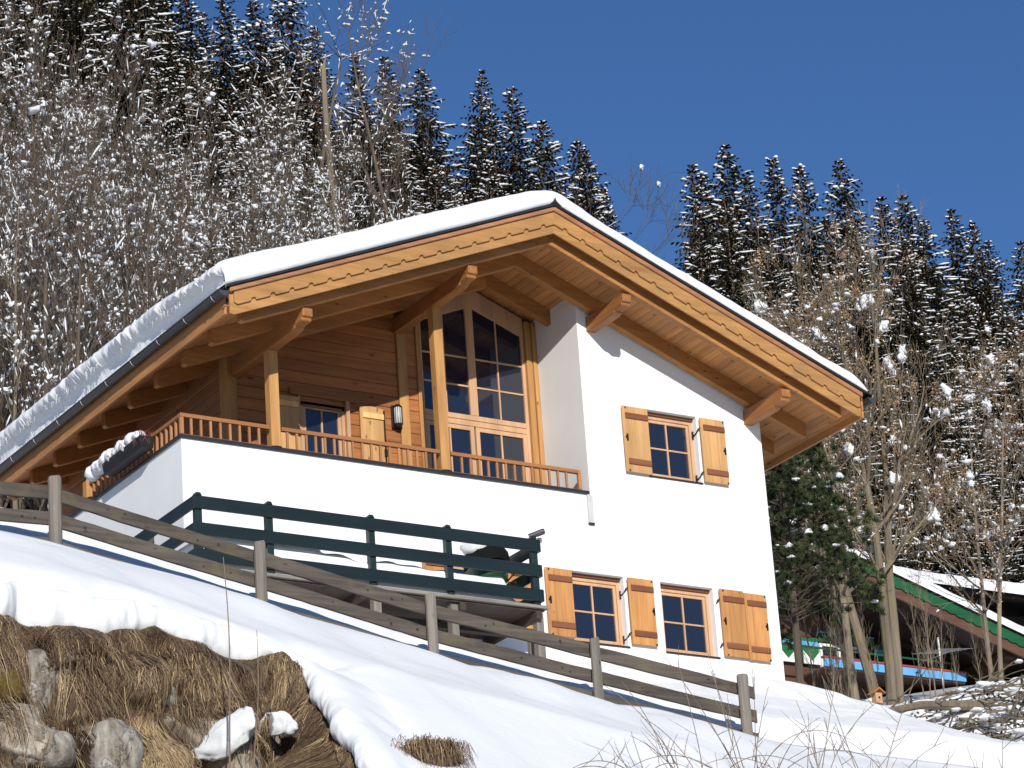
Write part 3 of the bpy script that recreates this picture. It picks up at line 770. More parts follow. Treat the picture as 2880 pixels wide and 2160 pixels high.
cv = lathe(MB(), cx+.02, cy, [(.33, -3.40), (.345, -3.34), (.33, -3.3), (.34, -3.25), (.325, -3.2), (.31, -3.14), (.24, -3.05), (.12, -2.99), (.02, -2.98)], 54, .010)
cv.build('cover', plain('black_cover', (.006, .007, .0065), .9, bmp=.3, spec=.15), G, smooth=True)
MB().blob((cx-.12, cy-.02, -3.07), .26, 3, 18, 12, .10, 1.0, 1.0, .62).build('snow_cap', M['snowtree'], G, smooth=True)

# ------------------------------------------------------------------ grey field fence in front
F = thing('wooden_fence', (-11, -7, -6.9), 'weathered grey three board fence sloping down the snow in front of the terrace', 'fence')
def post(x, zt, w_, round_=False):
    if round_:
        o = MB().tint(1.05).tube([(x, -7.0, -9.2), (x+.005, -7, zt-.02), (x+.005, -7, zt)], [w_/2, w_/2, w_/2*.86], 14).build('fence_post', M['grey_z'], F, smooth=False)
    else:
        m_ = MB().tint(random.uniform(.85, 1.1)); h = w_/2
        prof = [(h*math.cos(a)*(1 if abs(math.sin(a)) > .3 else 1), h*math.sin(a)*.9) for a in [2*math.pi*(k+.5)/10 for k in range(10)]]
        a = [m_.av((x+p*1.03, -7+q, -9.2)) for p, q in prof]; b_ = [m_.av((x+p, -7+q, zt-.015)) for p, q in prof]
        c_ = [m_.av((x+p*.85, -7+q*.85, zt + .012*math.sin(p*40))) for p, q in prof]
        for k in range(10):
            m_.face((a[k], a[(k+1) % 10], b_[(k+1) % 10], b_[k])); m_.face((b_[k], b_[(k+1) % 10], c_[(k+1) % 10], c_[k]))
        m_.face(c_); o = m_.build('fence_post', M['grey_z'], F)
    return o
for x, zt, w_ in ((-17.75, -5.02, .14), (-15.36, -5.285, .155), (-12.79, -5.76, .145), (-10.52, -6.155, .135), (-8.215, -6.475, .13)): post(x, zt, w_)
post(-6.03, -6.735, .145, True)
def board(xa, xb, zt, zb_, seed, dy):
    m_ = MB(); rn = random.Random(seed); n = 16; rows = []
    m_.tint(rn.uniform(.75, 1.15)); bow = rn.uniform(-.012, .012); y0_, y1_ = -6.925 + dy, -6.885 + dy
    for k in range(n+1):
        t = k/n; x = lerp(xa, xb, t); bw = bow*math.sin(math.pi*t)
        lo = lerp(zb_[0], zb_[1], t) + bw + .012*nz(t*4, seed) + .005*nz(t*14, seed+3); hi = lerp(zt[0], zt[1], t) + bw + .010*nz(t*3, seed+8) + .005*nz(t*13, seed+5)
        rows.append([m_.av((x, y0_, lo)), m_.av((x, y1_, lo)), m_.av((x, y1_, hi)), m_.av((x, y0_, hi))])
    for a, b_ in zip(rows, rows[1:]):
        for k in range(4): m_.face((a[k], a[(k+1) % 4], b_[(k+1) % 4], b_[k]))
    m_.face(rows[0]); m_.face(rows[-1][::-1])
    for k in range(3):
        t = rn.uniform(.08, .92); zc = lerp((zt[0]+zb_[0])/2, (zt[1]+zb_[1])/2, t) + rn.uniform(-.03, .03); xc = lerp(xa, xb, t); r_ = rn.uniform(.014, .026)
        m_.tint(.30).tube([(xc, y0_ + .01, zc), (xc, y0_ - .003, zc)], [r_, r_], 9)
    bevel(m_.build('fence_board', M['grey_x'], F), .006)
FB = [(-17.89, -15.30, [(-5.473, -5.361), (-5.599, -5.521), (-5.773, -5.673), (-5.897, -5.831), (-6.077, -5.98)]),
 (-15.33, -12.73, [(-5.379, -5.851), (-5.541, -6.002), (-5.682, -6.139), (-5.849, -6.303), (-6.004, -6.461)]),
 (-12.78, -10.47, [(-5.828, -6.247), (-6.006, -6.41), (-6.133, -6.557), (-6.289, -6.72), (-6.445, -6.84)]),
 (-10.51, -8.17, [(-6.242, -6.53), (-6.399, -6.704), (-6.545, -6.854), (-6.702, -7.015), (-6.837, -7.137)]),
 (-8.20, -5.8, [(-6.54, -6.852), (-6.709, -7.003), (-6.852, -7.156), (-7.007, -7.311), (-7.134, -7.454)])]
for j, (xa, xb, q) in enumerate(FB):
    dy = .004 * (j % 2)
    board(xa, xb, q[0], q[1], 31 + j, dy); board(xa, xb, q[2], q[3], 62 + j, dy); board(xa, xb, q[4], (q[4][0]-.15, q[4][1]-.135), 93 + j, dy)

# ------------------------------------------------------------------ neighbouring chalet
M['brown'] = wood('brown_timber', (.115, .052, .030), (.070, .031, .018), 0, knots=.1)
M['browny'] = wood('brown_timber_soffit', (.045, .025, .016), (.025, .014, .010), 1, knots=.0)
M['green'] = wood('green_paint', (.013, .105, .034), (.009, .075, .026), 0, knots=0, rough=.45)
M['greenz'] = wood('green_shutter_paint', (.02, .16, .05), (.014, .12, .04), 2, knots=0, rough=.45)
M['blue'] = plain('light_blue_paint', (.12, .36, .66), .5, var=.05)
M['red'] = plain('red_paint', (.42, .045, .03), .5, var=.08)
M['offwhite'] = plain('white_paint', (.78, .78, .76), .6, var=.03)
NX = 16.3
def zn(x, o): return 7.36 + o - .300 * abs(x - NX)
N = thing('brown_chalet', (21, 26, 3), 'dark brown chalet with green scalloped verge, green shutters and blue balcony below a snowy roof', 'chalet')
MB().poly([(12, 24, 2), (21.35, 24, 2), (21.35, 24, zn(21.35, -.5)), (NX, 24, zn(NX, -.5)), (12, 24, zn(12, -.5))]).build('gable_wall', M['brown'], N)
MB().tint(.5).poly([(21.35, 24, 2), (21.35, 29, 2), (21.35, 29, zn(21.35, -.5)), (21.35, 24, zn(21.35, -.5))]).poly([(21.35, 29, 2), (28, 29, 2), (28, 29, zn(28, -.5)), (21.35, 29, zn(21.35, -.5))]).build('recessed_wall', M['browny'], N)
for s in (-1, 1):
    xe = NX + s*12.3
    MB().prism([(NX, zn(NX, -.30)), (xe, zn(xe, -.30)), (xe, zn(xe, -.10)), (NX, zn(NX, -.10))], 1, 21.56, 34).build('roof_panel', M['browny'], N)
    bevel(MB().tint(1.1).prism([(NX, zn(NX, -.55)), (xe, zn(xe, -.55)), (xe, zn(xe, -.22)), (NX, zn(NX, -.22))], 1, 21.50, 21.56).build('verge_rafter', M['brown'], N), .01)
    pts = [(NX, zn(NX, 0))] ; bot = []
    k = 0; u = 0.0
    while u < 12.2:
        for q in range(6): bot.append((u + .05*q, -.27 - .035*math.sin(math.pi*q/5)))
        u += .27
    poly = [(NX + s*a, zn(NX, b_) - .300*a) for a, b_ in bot] + [(NX + s*12.3, zn(xe, 0)), (NX, zn(NX, 0))]
    bevel(MB().prism(poly, 1, 21.45, 21.495).build('scalloped_verge', M['green'], N), .005)
for xc in (18.1, 24.0, 27.2):
    t = zn(xc, -.30)
    prof = [(21.9, t), (21.9, t-.16), (22.0, t-.2), (22.0, t-.32), (22.3, t-.36), (22.35, t-.5), (22.7, t-.55), (29, t-.55), (29, t)]
    bevel(MB().tint(.8).prism(prof, 0, xc-.14, xc+.14).build('purlin', M['brown'], N), .01)
for k in range(5):
    y = 22.6 + k*1.1
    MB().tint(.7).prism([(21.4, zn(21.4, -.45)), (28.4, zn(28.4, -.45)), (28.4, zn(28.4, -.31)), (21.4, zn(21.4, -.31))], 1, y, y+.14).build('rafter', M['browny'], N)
MB().tint(1.2).prism([(17.6, 5.2), (19.25, 5.2), (19.22, 5.40), (19.0, 5.68), (18.7, 5.86), (18.3, 6.0), (17.6, 6.1)], 1, 23.90, 23.95).build('arched_boarding', M['brown'], N)
def nshut(x0, x1):
    o = bevel(MB().box(x0, x1, 23.90, 23.94, 4.5, 5.22).build('shutter', M['greenz'], N), .005)
    MB().box(x0+.01, x1-.01, 23.885, 23.90, 4.99, 5.10).build('blue_stripe', M['blue'], o)
    MB().prism([((x0+x1)/2-.0, 4.58), (x1, 4.84), (x1, 4.5), (x0, 4.5), (x0, 4.84)], 1, 23.86, 23.884).build('white_triangle', M['offwhite'], o)
nshut(18.20, 18.70); nshut(18.93, 19.45); nshut(21.22, 21.5)
bevel(MB().box(19.46, 21.22, 23.84, 23.95, 5.13, 5.36).build('window_board', M['green'], N), .01)
MB().box(19.46, 21.22, 23.835, 23.95, 5.362, 5.385).build('board_edge', M['blue'], N)
for x0, x1 in ((19.50, 20.14), (20.26, 20.95)):
    f = MB().box(x0, x0+.07, 23.9, 23.97, 4.4, 5.10).box(x1-.07, x1, 23.9, 23.97, 4.4, 5.10).box(x0+.07, x1-.07, 23.9, 23.97, 5.03, 5.10).build('window', M['offwhite'], N)
    MB().poly([(x0+.07, 23.95, 4.4), (x1-.07, 23.95, 4.4), (x1-.07, 23.95, 5.03), (x0+.07, 23.95, 5.03)]).build('pane', M['glass'], f)
MB().box(18.9, 23.40, 23.0, 23.06, 4.19, 4.395).build('balcony_panel', M['blue'], N)
bevel(MB().box(18.85, 23.43, 22.97, 23.09, 4.40, 4.45).build('balcony_rail', M['red'], N), .01)
MB().box(18.9, 23.4, 23.06, 24.0, 4.15, 4.2).build('balcony_floor', M['brown'], N)
MB().tube([(17.4, 22.9, 4.60), (22.95, 22.9, 4.60)], .028, 8).build('hand_rail', M['green'], N)
for x in (17.9, 19.2, 20.5, 21.8, 22.9): MB().tube([(x, 22.9, 4.2), (x, 22.9, 4.60)], .012, 6).build('rail_stay', M['green'], N)
ns = MB()
def nsf(u, v):
    x = lerp(NX-1, NX+12.45, u); y = lerp(21.35, 34.2, v**1.5)
    dv = y - 21.35; e = math.sqrt(max(0, 1-(1-min(1, dv/.3))**2)); de = NX+12.45-x
    e *= math.sqrt(max(0, 1-(1-min(1, de/.4))**2))
    return (x, y, zn(x, .01) + e*(.36 + .05*nz(x*.8, y*.8) + .02*nz(x*3, y*3)))
ns.grid(130, 70, nsf)
tag(ns.build('neighbour_roof_snow', M['snowroof'], smooth=True), 'snow layer on the roof of the brown chalet with green verge', 'snow', kind='stuff')
# second neighbouring house further up
N2 = thing('timber_house', (36, 40, 9), 'low house with broad snow covered roof, dark eaves and pale boarding, behind the brown chalet', 'house')
MB().box(31.5, 60, 37.4, 45, 8, 11.7).build('wall', M['browny'], N2)
MB().box(35.8, 60, 37.3, 37.38, 8, 11.28).build('pale_boarding', wood('pale_boards', (.55, .36, .22), (.45, .28, .16), 0, knots=0), N2)
MB().prism([(36.0, 11.78), (43, 13.4), (43, 13.5), (36.0, 11.9)], 0, 31.0, 62).build('roof', M['metal'], N2)
MB().box(33.5, 34.3, 37.2, 37.7, 11.9, 12.55).build('dormer_board', M['brown'], N2)
s2 = MB()
def s2f(u, v):
    x = lerp(30.8, 62, u); y = lerp(35.8, 43, v)
    e = math.sqrt(max(0, 1-(1-min(1, (y-35.8)/.3))**2)) * math.sqrt(max(0, 1-(1-min(1, (x-30.8)/.3))**2))
    return (x, y, 11.9 + (y-36)*.23 + e*(.42 + .06*nz(x*.7, y*.7)+.03*nz(x*3, y*3)))
s2.grid(120, 30, s2f)
tag(s2.build('house_roof_snow', M['snowroof'], smooth=True), 'thick snow on the low roof at the right edge behind the brown chalet', 'snow', kind='stuff')
# television aerial and bird house
A = thing('tv_aerial', (15, 14, 0), 'thin metal television aerial on a pole in front of the brown chalet', 'aerial')
MB().tube([(15, 14, -1), (15, 14, 1.9)], .018, 6).tube([(15, 14, 1.5), (15, 14, 1.92)], .03, 6).build('pole', M['grey'], A)
el = MB()
for k in range(6):
    y = 13.4 + k*.2; z = 1.45 + k*.035; el.tube([(14.55, y, z), (15.45, y, z+.1)], .007, 4)
el.tube([(15, 13.3, 1.49), (15, 14.6, 1.55)], .01, 4); el.build('elements', M['grey'], A)
BH = thing('bird_house', (5.82, 5, -3.2), 'small wooden bird house with orange pitched roof, half buried behind the slope', 'bird house')
bevel(MB().box(5.755, 5.895, 4.93, 5.07, -2.82, -2.63).build('box', M['frame'], BH), .005)
bevel(MB().prism([(5.70, -2.65), (5.825, -2.56), (5.95, -2.65), (5.95, -2.63), (5.825, -2.535), (5.70, -2.63)], 1, 4.89, 5.11).build('roof', M['shut_b'], BH), .003)
MB().tube([(5.82, 5, -4.4), (5.82, 5, -2.82)], .025, 6).build('pole', M['grey_z'], BH)
MB().tube([(5.825, 4.93, -2.72), (5.825, 4.926, -2.72)], .022, 10).build('entrance_hole', M['iron'], BH)
# ------------------------------------------------------------------ bare bank with rocks and hanging grass
def pathp(u, P):
    L = [0.0]
    for a, b_ in zip(P, P[1:]): L.append(L[-1] + math.dist(a, b_))
    t = u * L[-1]
    for k in range(len(P)-1):
        if t <= L[k+1] or k == len(P)-2:
            f = (t - L[k]) / (L[k+1] - L[k]); a, b_ = P[k], P[k+1]
            return (lerp(a[0], b_[0], f), lerp(a[1], b_[1], f)), (b_[0]-a[0], b_[1]-a[1])
BP0 = [(-20.6, -11.12), (-18, -11.12), (-15.05, -11.12), (-14.82, -11.2), (-14.64, -11.38), (-14.6, -11.68), (-14.72, -12.15), (-15.0, -13.05), (-15.6, -15)]
LIPZ = [(-20,-8.35),(-18.3,-8.36),(-17.76,-8.42),(-17.3,-8.47),(-17.05,-8.44),(-16.75,-8.49),(-16.45,-8.42),(-16.2,-8.35),(-15.95,-8.42),(-15.64,-8.52),(-15.4,-8.60),(-15.15,-8.58),(-14.9,-8.52),(-14.69,-8.52),(-14.5,-8.62),(-14.36,-8.7)]
def trace_edge():
    out = []; qx, qy = -17.6, -16.4
    for k in range(241):
        a = lerp(math.atan2(-11 - qy, -21.5 - qx), math.atan2(-15.6 + 16.4, 1.9), k/240); lo, hi = .5, 9.0
        for _ in range(26):
            m_ = (lo+hi)/2
            if bankd(qx + m_*math.cos(a), qy + m_*math.sin(a)) > .13: lo = m_
            else: hi = m_
        out.append((qx + lo*math.cos(a), qy + lo*math.sin(a)))
    # light smoothing keeps the normals steady
    for _ in range(3): out = [out[0]] + [((a[0]+2*b[0]+c[0])/4, (a[1]+2*b[1]+c[1])/4) for a, b, c in zip(out, out[1:], out[2:])] + [out[-1]]
    return out
BP = trace_edge()
def block(u, d):
    v = noise.voronoi(Vector((u*17, d*1.9 + .3*nz(u*20, d*3), .5))); D_, P_ = v[0], v[1]
    hsh = math.sin(P_[0].x*12.9 + P_[0].y*78.2) * 43758.5; hsh -= math.floor(hsh)
    return sstep(.0, .20, D_[1] - D_[0]), hsh
def edge(u):
    (x, y), _ = pathp(u, BP); e = .03
    (xa, ya), _ = pathp(max(0, u-e), BP); (xb, yb), _ = pathp(min(1, u+e), BP)
    dx, dy = xb-xa, yb-ya; l = math.hypot(dx, dy) or 1; nx, ny = dy/l, -dx/l
    if nx > .3 and ny > .3: nx, ny = -nx, -ny
    zt = interp(x, LIPZ) if y > -11.45 else slope_z(x, y) - .30
    if y > -11.6: zt = lerp(slope_z(x, y) - .30, zt, sstep(-11.6, -11.3, y))
    return x, y, nx, ny, zt
def bank(u, t):
    (x, y), _ = pathp(u, BP); e = .03
    (xa, ya), _ = pathp(max(0, u-e), BP); (xb, yb), _ = pathp(min(1, u+e), BP)
    dx, dy = xb-xa, yb-ya; l = math.hypot(dx, dy) or 1; nx, ny = dy/l, -dx/l       # outward, towards the valley
    if nx > .3 and ny > .3: nx, ny = -nx, -ny
    zt = interp(x, LIPZ) if y > -11.45 else slope_z(x, y) - .30
    if y > -11.6: zt = lerp(slope_z(x, y) - .30, zt, sstep(-11.6, -11.3, y))
    zt = min(zt + .05*abs(nz(x*4, y*4, 2)), slope_z(x, y) - .10) - .10
    d = t * 3.6
    bul = .20*nz(u*10, d*1.5, 3) + .16*nz(u*26, d*3, 5) + .05*nz(u*70, d*9, 7) + .10*abs(nz(u*18, d*2.5, 11))
    out = .04 + .30 * (1 - math.exp(-d/.3)) * .5 + .30*d + bul * min(1, d/.3)
    cr, hs = block(u, d); out += ((.26*hs - .02)*cr - .10*(1-cr)) * min(1, d/.4)
    # ledges that carry the small snow heaps, hollow between them
    out += .16*math.exp(-((x+15.8)/.30)**2 - ((d-1.25)/.22)**2) + .16*math.exp(-((x+14.9)/.42)**2 - ((d-1.0)/.20)**2)
    out -= .16*math.exp(-((x+16.25)/.22)**2 - ((d-.95)/.30)**2)
    return Vector((x + nx*out, y + ny*out, zt + .10 - d))
bm_, nt, b = newmat('earth_bank')
n1 = nd(nt, 'ShaderNodeTexNoise', Scale=2.2, Detail=9.0, Roughness=.68, Distortion=.4); nt.links.new(mapped(nt, (1, 1, .8)), n1.inputs['Vector'])
r1 = ramp(nt, [(.26, (.014, .009, .005)), (.40, (.055, .030, .014)), (.52, (.11, .070, .035)), (.60, (.06, .046, .016)), (.72, (.20, .16, .11))]); nt.links.new(n1.outputs[0], r1.inputs[0])
n2 = nd(nt, 'ShaderNodeTexNoise', Scale=1.0, Detail=6.0); nt.links.new(mapped(nt, (26, 26, 2.2)), n2.inputs['Vector'])
r2 = ramp(nt, [(.3, .55), (.7, 1.35)]); nt.links.new(n2.outputs[0], r2.inputs[0])
r3 = ramp(nt, [(.30, (.16, .10, .055)), (.45, (.27, .22, .165)), (.60, (.37, .33, .27)), (.75, (.45, .41, .35))]); nt.links.new(n1.outputs[0], r3.inputs[0])
at = nt.nodes.new('ShaderNodeAttribute'); at.attribute_name = 'tint'
nt.links.new(mul(nt, mixc(nt, at.outputs['Fac'], r1.outputs[0], r3.outputs[0]), r2.outputs[0]), b.inputs['Base Color']); b.inputs['Roughness'].default_value = .95
bump(nt, b, n1.outputs[0], .9, .06)
def lip(u, v):
    x, y, nx, ny, zt = edge(u); lob = .5 + .5*nz(u*34, 2.2) + .3*nz(u*80, 5.1)
    zt_ = min(zt, slope_z(x, y) - .20) + .02; top = slope_z(x, y) - .05
    zb0 = zt_ - .10*lob - .03; h = top - zb0
    if v < .3:
        f = v/.3; o = lerp(-.75, -.08, f); px, py = x + nx*o, y + ny*o
        return (px, py, lerp(near_z(px, py) - .03, top, sstep(0, 1, f)) + .004)
    an = lerp(math.pi/2, -math.pi*.62, (v-.3)/.7)
    o = -.08 + (.125 + .08*lob + .02*nz(u*150, v*5)) * math.cos(an) + .0
    return (x + nx*o, y + ny*o, zb0 + h*(.5 + .5*math.sin(an)) + .02*nz(u*60, v*6))
lm = MB().grid(520, 26, lip)
tag(lm.build('snow_edge', M['snow'], smooth=True), 'rounded overhanging edge of the snow above the bare bank', 'snow', kind='structure')
m = MB()
def bankt(u, v):
    cr, hs = block(u, v*3.6); m.cur = cr * (1.0 if hs > .42 else .15) * sstep(.25, .6, v*3.6); return bank(u, v)
m.grid(420, 190, bankt)
tag(m.build('earth_bank', bm_, smooth=True), 'bare brown earth and rock bank under the overhanging snow edge', 'bank', kind='structure')
rk, nt, b = newmat('lichen_rock')
n1 = nd(nt, 'ShaderNodeTexNoise', Scale=3.5, Detail=9.0, Roughness=.65); nt.links.new(mapped(nt, (1, 1, 1)), n1.inputs['Vector'])
r1 = ramp(nt, [(.30, (.12, .085, .03)), (.42, (.22, .19, .15)), (.55, (.34, .31, .27)), (.72, (.46, .42, .36))]); nt.links.new(n1.outputs[0], r1.inputs[0])
n2 = nd(nt, 'ShaderNodeTexNoise', Scale=1.6, Detail=4.0); nt.links.new(mapped(nt, (8, 8, 1.2)), n2.inputs['Vector'])
r2 = ramp(nt, [(.38, .62), (.6, 1.08)]); nt.links.new(n2.outputs[0], r2.inputs[0])
vc = nd(nt, 'ShaderNodeTexVoronoi', Scale=2.6); vc.feature = 'DISTANCE_TO_EDGE'
wv = nt.nodes.new('ShaderNodeVectorMath'); wv.operation = 'MULTIPLY_ADD'; wv.inputs[1].default_value = (.5, .5, .5); nt.links.new(n1.outputs['Color'], wv.inputs[0]); nt.links.new(mapped(nt, (1, 1, .7)), wv.inputs[2]); nt.links.new(wv.outputs[0], vc.inputs['Vector'])
rc = ramp(nt, [(.0, .30), (.035, 1.0)]); nt.links.new(vc.outputs['Distance'], rc.inputs[0])
nt.links.new(tinted(nt, mul(nt, mul(nt, r1.outputs[0], r2.outputs[0]), rc.outputs[0])), b.inputs['Base Color']); b.inputs['Roughness'].default_value = .9
bump(nt, b, n1.outputs[0], 1.0, .06)
moss = plain('moss', (.10, .065, .012), .95, var=.5, scale=30, bmp=.8)
def umap(x):     # bank parameter for a given x on the straight part
    lo, hi = 0.0, .8
    for _ in range(30):
        mid = (lo+hi)/2
        if pathp(mid, BP)[0][0] < x: lo = mid
        else: hi = mid
    return lo
def rock(x, d, r, sx, sz, seed, label, mat=None, dep=.28):
    p = bank(umap(x), d/3.6)
    c = (p.x, p.y + dep*.74, p.z); sx *= 1.15; sz *= 1.12
    me = MB(); C_ = Vector(c); nn, mm = 26, 18; rows = []
    for i in range(mm+1):
        th = math.pi*i/mm; row = []
        for j in range(nn):
            ph = 2*math.pi*j/nn; v = Vector((math.sin(th)*math.cos(ph), math.sin(th)*math.sin(ph), math.cos(th)))
            # boxier boulder
            q = max(abs(v.x), abs(v.y), abs(v.z)); v2 = v * lerp(1, .86/q, .45)
            k = 1 + .16*nz(v.x*1.5+seed, v.y*1.5, v.z*1.5) + .07*nz(v.x*5+seed, v.y*5, v.z*5)
            row.append(me.av(C_ + Vector((v2.x*sx, v2.y*dep, v2.z*sz)) * r * k))
        rows.append(row)
    for a, b_ in zip(rows, rows[1:]):
        for j in range(nn): me.face((a[j], b_[j], b_[(j+1) % nn], a[(j+1) % nn]))
    o = me.build('boulder', mat or rk, None, smooth=True, loc=c)
    tag(o, label, 'boulder', 'boulders in the earth bank')
rock(-17.48, .66, 1, .33, .36, 1, 'large pale grey boulder streaked brown, left part of the earth bank', dep=.40)
rock(-17.97, .84, 1, .20, .17, 2, 'rounded brown moss covered stone at the left edge of the bank', moss, dep=.40)
rock(-16.92, 1.50, 1, .27, .42, 3, 'tall pale grey boulder beside the bright yellow hanging grass', dep=.42)
rock(-15.62, 1.55, 1, .18, .33, 4, 'pale upright stone below the notch between the two snow heaps', dep=.46)
rock(-17.75, 1.48, 1, .30, .22, 5, 'brownish boulder at the bottom left corner of the bank', dep=.42)
rock(-16.35, .78, 1, .17, .12, 6, 'small grey stone showing through the grass above the dark hollow', dep=.30)
rock(-16.3, 1.68, 1, .26, .16, 7, 'reddish flat stone at the foot of the bank below the hollow', dep=.42)
# hanging dead grass
gm, nt, b = newmat('dead_grass')
at = nt.nodes.new('ShaderNodeAttribute'); at.attribute_name = 'tint'
r1 = ramp(nt, [(0, (.042, .020, .012)), (.3, (.095, .056, .030)), (.6, (.18, .120, .066)), (.85, (.33, .235, .130)), (1, (.50, .37, .20))]); nt.links.new(at.outputs['Fac'], r1.inputs[0])
nt.links.new(r1.outputs[0], b.inputs['Base Color']); b.inputs['Roughness'].default_value = .7
g = MB(); rn = random.Random(21)
def strand(g, u, t, L, wdt, lean, out, tint):
    g.cur = tint; p = bank(u, t); p.y -= .01; side = Vector((1, 0, 0)); prev = None
    n = 6; q = p.copy(); vx = lean
    for k in range(n+1):
        f = k/n
        # follow the bank surface while hanging away from it
        s = bank(u + lean*f*.02, t + L*f/3.6)
        o = out * math.sin(min(1, f*1.3)*math.pi*.5) * (1 - .5*f) + .012
        q = Vector((s.x + .05*lean*f, s.y - o, s.z + .06*math.sin(f*math.pi) * (out*4)))
        w_ = wdt * (1 - .75*f)
        i0, i1 = g.av(q - side*w_), g.av(q + side*w_)
        if prev: g.face((prev[0], prev[1], i1, i0))
        prev = (i0, i1)
clumps = [(rn.uniform(0, 1), rn.uniform(0, .20) if rn.random() < .55 else rn.uniform(0, .6), clamp(rn.gauss(.52, .20)), rn.gauss(0, .45), rn.uniform(.2, .85), rn.uniform(.02, .16)) for _ in range(420)]
for k in range(23000):
    c = None
    if rn.random() < .22: u, t = rn.uniform(.02, .98), rn.uniform(0, .05)
    else:
        c = rn.choice(clumps); u = clamp(c[0] + rn.gauss(0, .0065), 0, 1); t = clamp(c[1] + rn.gauss(0, .010), 0, .7)
    x = bank(u, t).x
    # leave the rock faces and the hollow mostly free
    dd = t*3.6
    if dd > .12:
        free = max(math.exp(-((x+17.48)/.26)**2 - ((dd-.62)/.35)**2), math.exp(-((x+16.92)/.24)**2 - ((dd-1.4)/.4)**2), math.exp(-((x+16.2)/.25)**2 - ((dd-1.0)/.25)**2), math.exp(-((x+15.8)/.3)**2 - ((dd-1.25)/.25)**2)*1.2, math.exp(-((x+14.9)/.42)**2 - ((dd-1.0)/.22)**2)*1.2)
        if rn.random() < free*1.0: continue
        cr_, hs_ = block(u, dd)
        if dd > .40 and cr_ > .5 and hs_ > .42 and rn.random() < .86: continue
    dry = .44 + .32*nz(u*14, t*6, 2) + rn.uniform(-.26, .26)
    Lg = rn.uniform(.15, .5)
    if (dd < .3) and (abs(x+17.48) < .3 or abs(x+16.92) < .2): Lg *= .55
    ln, ot = rn.uniform(-1, 1), rn.uniform(0, .08)
    if c: dry = c[2] + rn.gauss(0, .24); ln = c[3] + rn.gauss(0, .30); Lg = c[4]*rn.uniform(.6, 1.4)*(.6 if dd < .3 and abs(x+17.48) < .3 else 1); ot = c[5]*rn.uniform(.2, 1.2)
    strand(g, u, t, Lg, rn.uniform(.0016, .0048), ln, ot, clamp(dry))
# bright straw tuft and red-brown roots
uu = umap(-16.62)
for k in range(900):
    strand(g, uu + rn.gauss(0, .005), .27 + rn.uniform(0, .06), rn.uniform(.6, 1.1), rn.uniform(.003, .005), rn.uniform(-1, 1.6), rn.uniform(.02, .12), rn.uniform(.72, 1.0))
uu = umap(-17.22)
for k in range(520):
    strand(g, uu + rn.gauss(0, .004), .29 + rn.uniform(0, .08), rn.uniform(.5, 1.0), .0035, rn.uniform(-1, 1), rn.uniform(.02, .08), rn.uniform(0, .14))
g.cur = 1
tag(g.build('hanging_grass', gm), 'dead tangled brown and straw yellow grass hanging down the earth bank', 'grass', kind='stuff')
# small bare tuft further right, where the slope breaks open
tf = MB(); rn = random.Random(5); tc = Vector((-14.38, -13.15, slope_z(-14.38, -13.15)-.06))
tf.cur = .12; tf.blob(tc, .30, 4, 20, 12, .35, 1.35, .7, .42)
for k in range(700):
    a = rn.uniform(0, 6.283); r_ = rn.uniform(.05, .38); p = tc + Vector((math.cos(a)*r_*1.1, -abs(math.sin(a))*r_*.5 - .05, rn.uniform(-.02, .13))); L_ = rn.uniform(.1, .32); sx = rn.uniform(-.5, .5)
    tf.cur = clamp(rn.gauss(.55, .25)); tf.tube([p, p + Vector((sx*L_*.4, -.05, L_*.15)), p + Vector((sx*L_, -.09, -L_*.6))], [.003, .003, .001], 3, False)
tag(tf.build('grass_tuft', gm), 'small clump of dead grass poking through the snow right of the bank', 'grass', kind='stuff')
# snow heaps on the ledges of the bank
def heap(name, pts, label, seed):
    m_ = MB(); C_ = []
    for x, d, r in pts:
        xx = min(x, -14.98); p = bank(umap(xx), d/3.6); p.x += x - xx; p.y -= (x - xx)*.35; C_.append((Vector((p.x, p.y - .05, p.z + .04)), r))
    n = 46; k_ = 26; rows = []
    for i in range(n+1):
        f = i/n*(len(C_)-1); q = min(int(f), len(C_)-2); f -= q
        c = C_[q][0].lerp(C_[q+1][0], f); r = lerp(C_[q][1], C_[q+1][1], f)
        r *= math.sqrt(max(0.0, 1 - (abs(i/n*2-1))**5)) + .001
        row = []
        for j in range(k_):
            a_ = 2*math.pi*j/k_; d_ = Vector((0, math.cos(a_), math.sin(a_)*.85))
            w_ = 1 + .30*nz(c.x*7+seed, d_.y*1.5, d_.z*1.5) + .22*nz(c.x*17+seed, d_.y*3.2, d_.z*3.2+2) + .10*nz(c.x*40, d_.y*7, d_.z*7)
            row.append(m_.av(c + d_*r*w_*1.25 + Vector((.02*nz(c.x*20, a_*2, seed), 0, 0))))
        rows.append(row)
    for a1, b1 in zip(rows, rows[1:]):
        for j in range(k_): m_.face((a1[j], b1[j], b1[(j+1) % k_], a1[(j+1) % k_]))
    tag(m_.build(name, M['snow'], smooth=True), label, 'snow heap', kind='stuff')
heap('snow_heap', [(-16.08, 1.42, .10), (-15.95, 1.34, .16), (-15.80, 1.20, .17), (-15.66, 1.06, .14), (-15.53, .90, .10)], 'knobbly white snow heap on the ledge beside the dark hollow of the bank', 3)
heap('snow_heap', [(-15.36, .98, .07), (-15.22, .95, .10), (-15.05, .97, .11), (-14.88, 1.0, .10), (-14.72, 1.05, .07)], 'flat elongated snow heap on the ledge near the right end of the bank', 9)
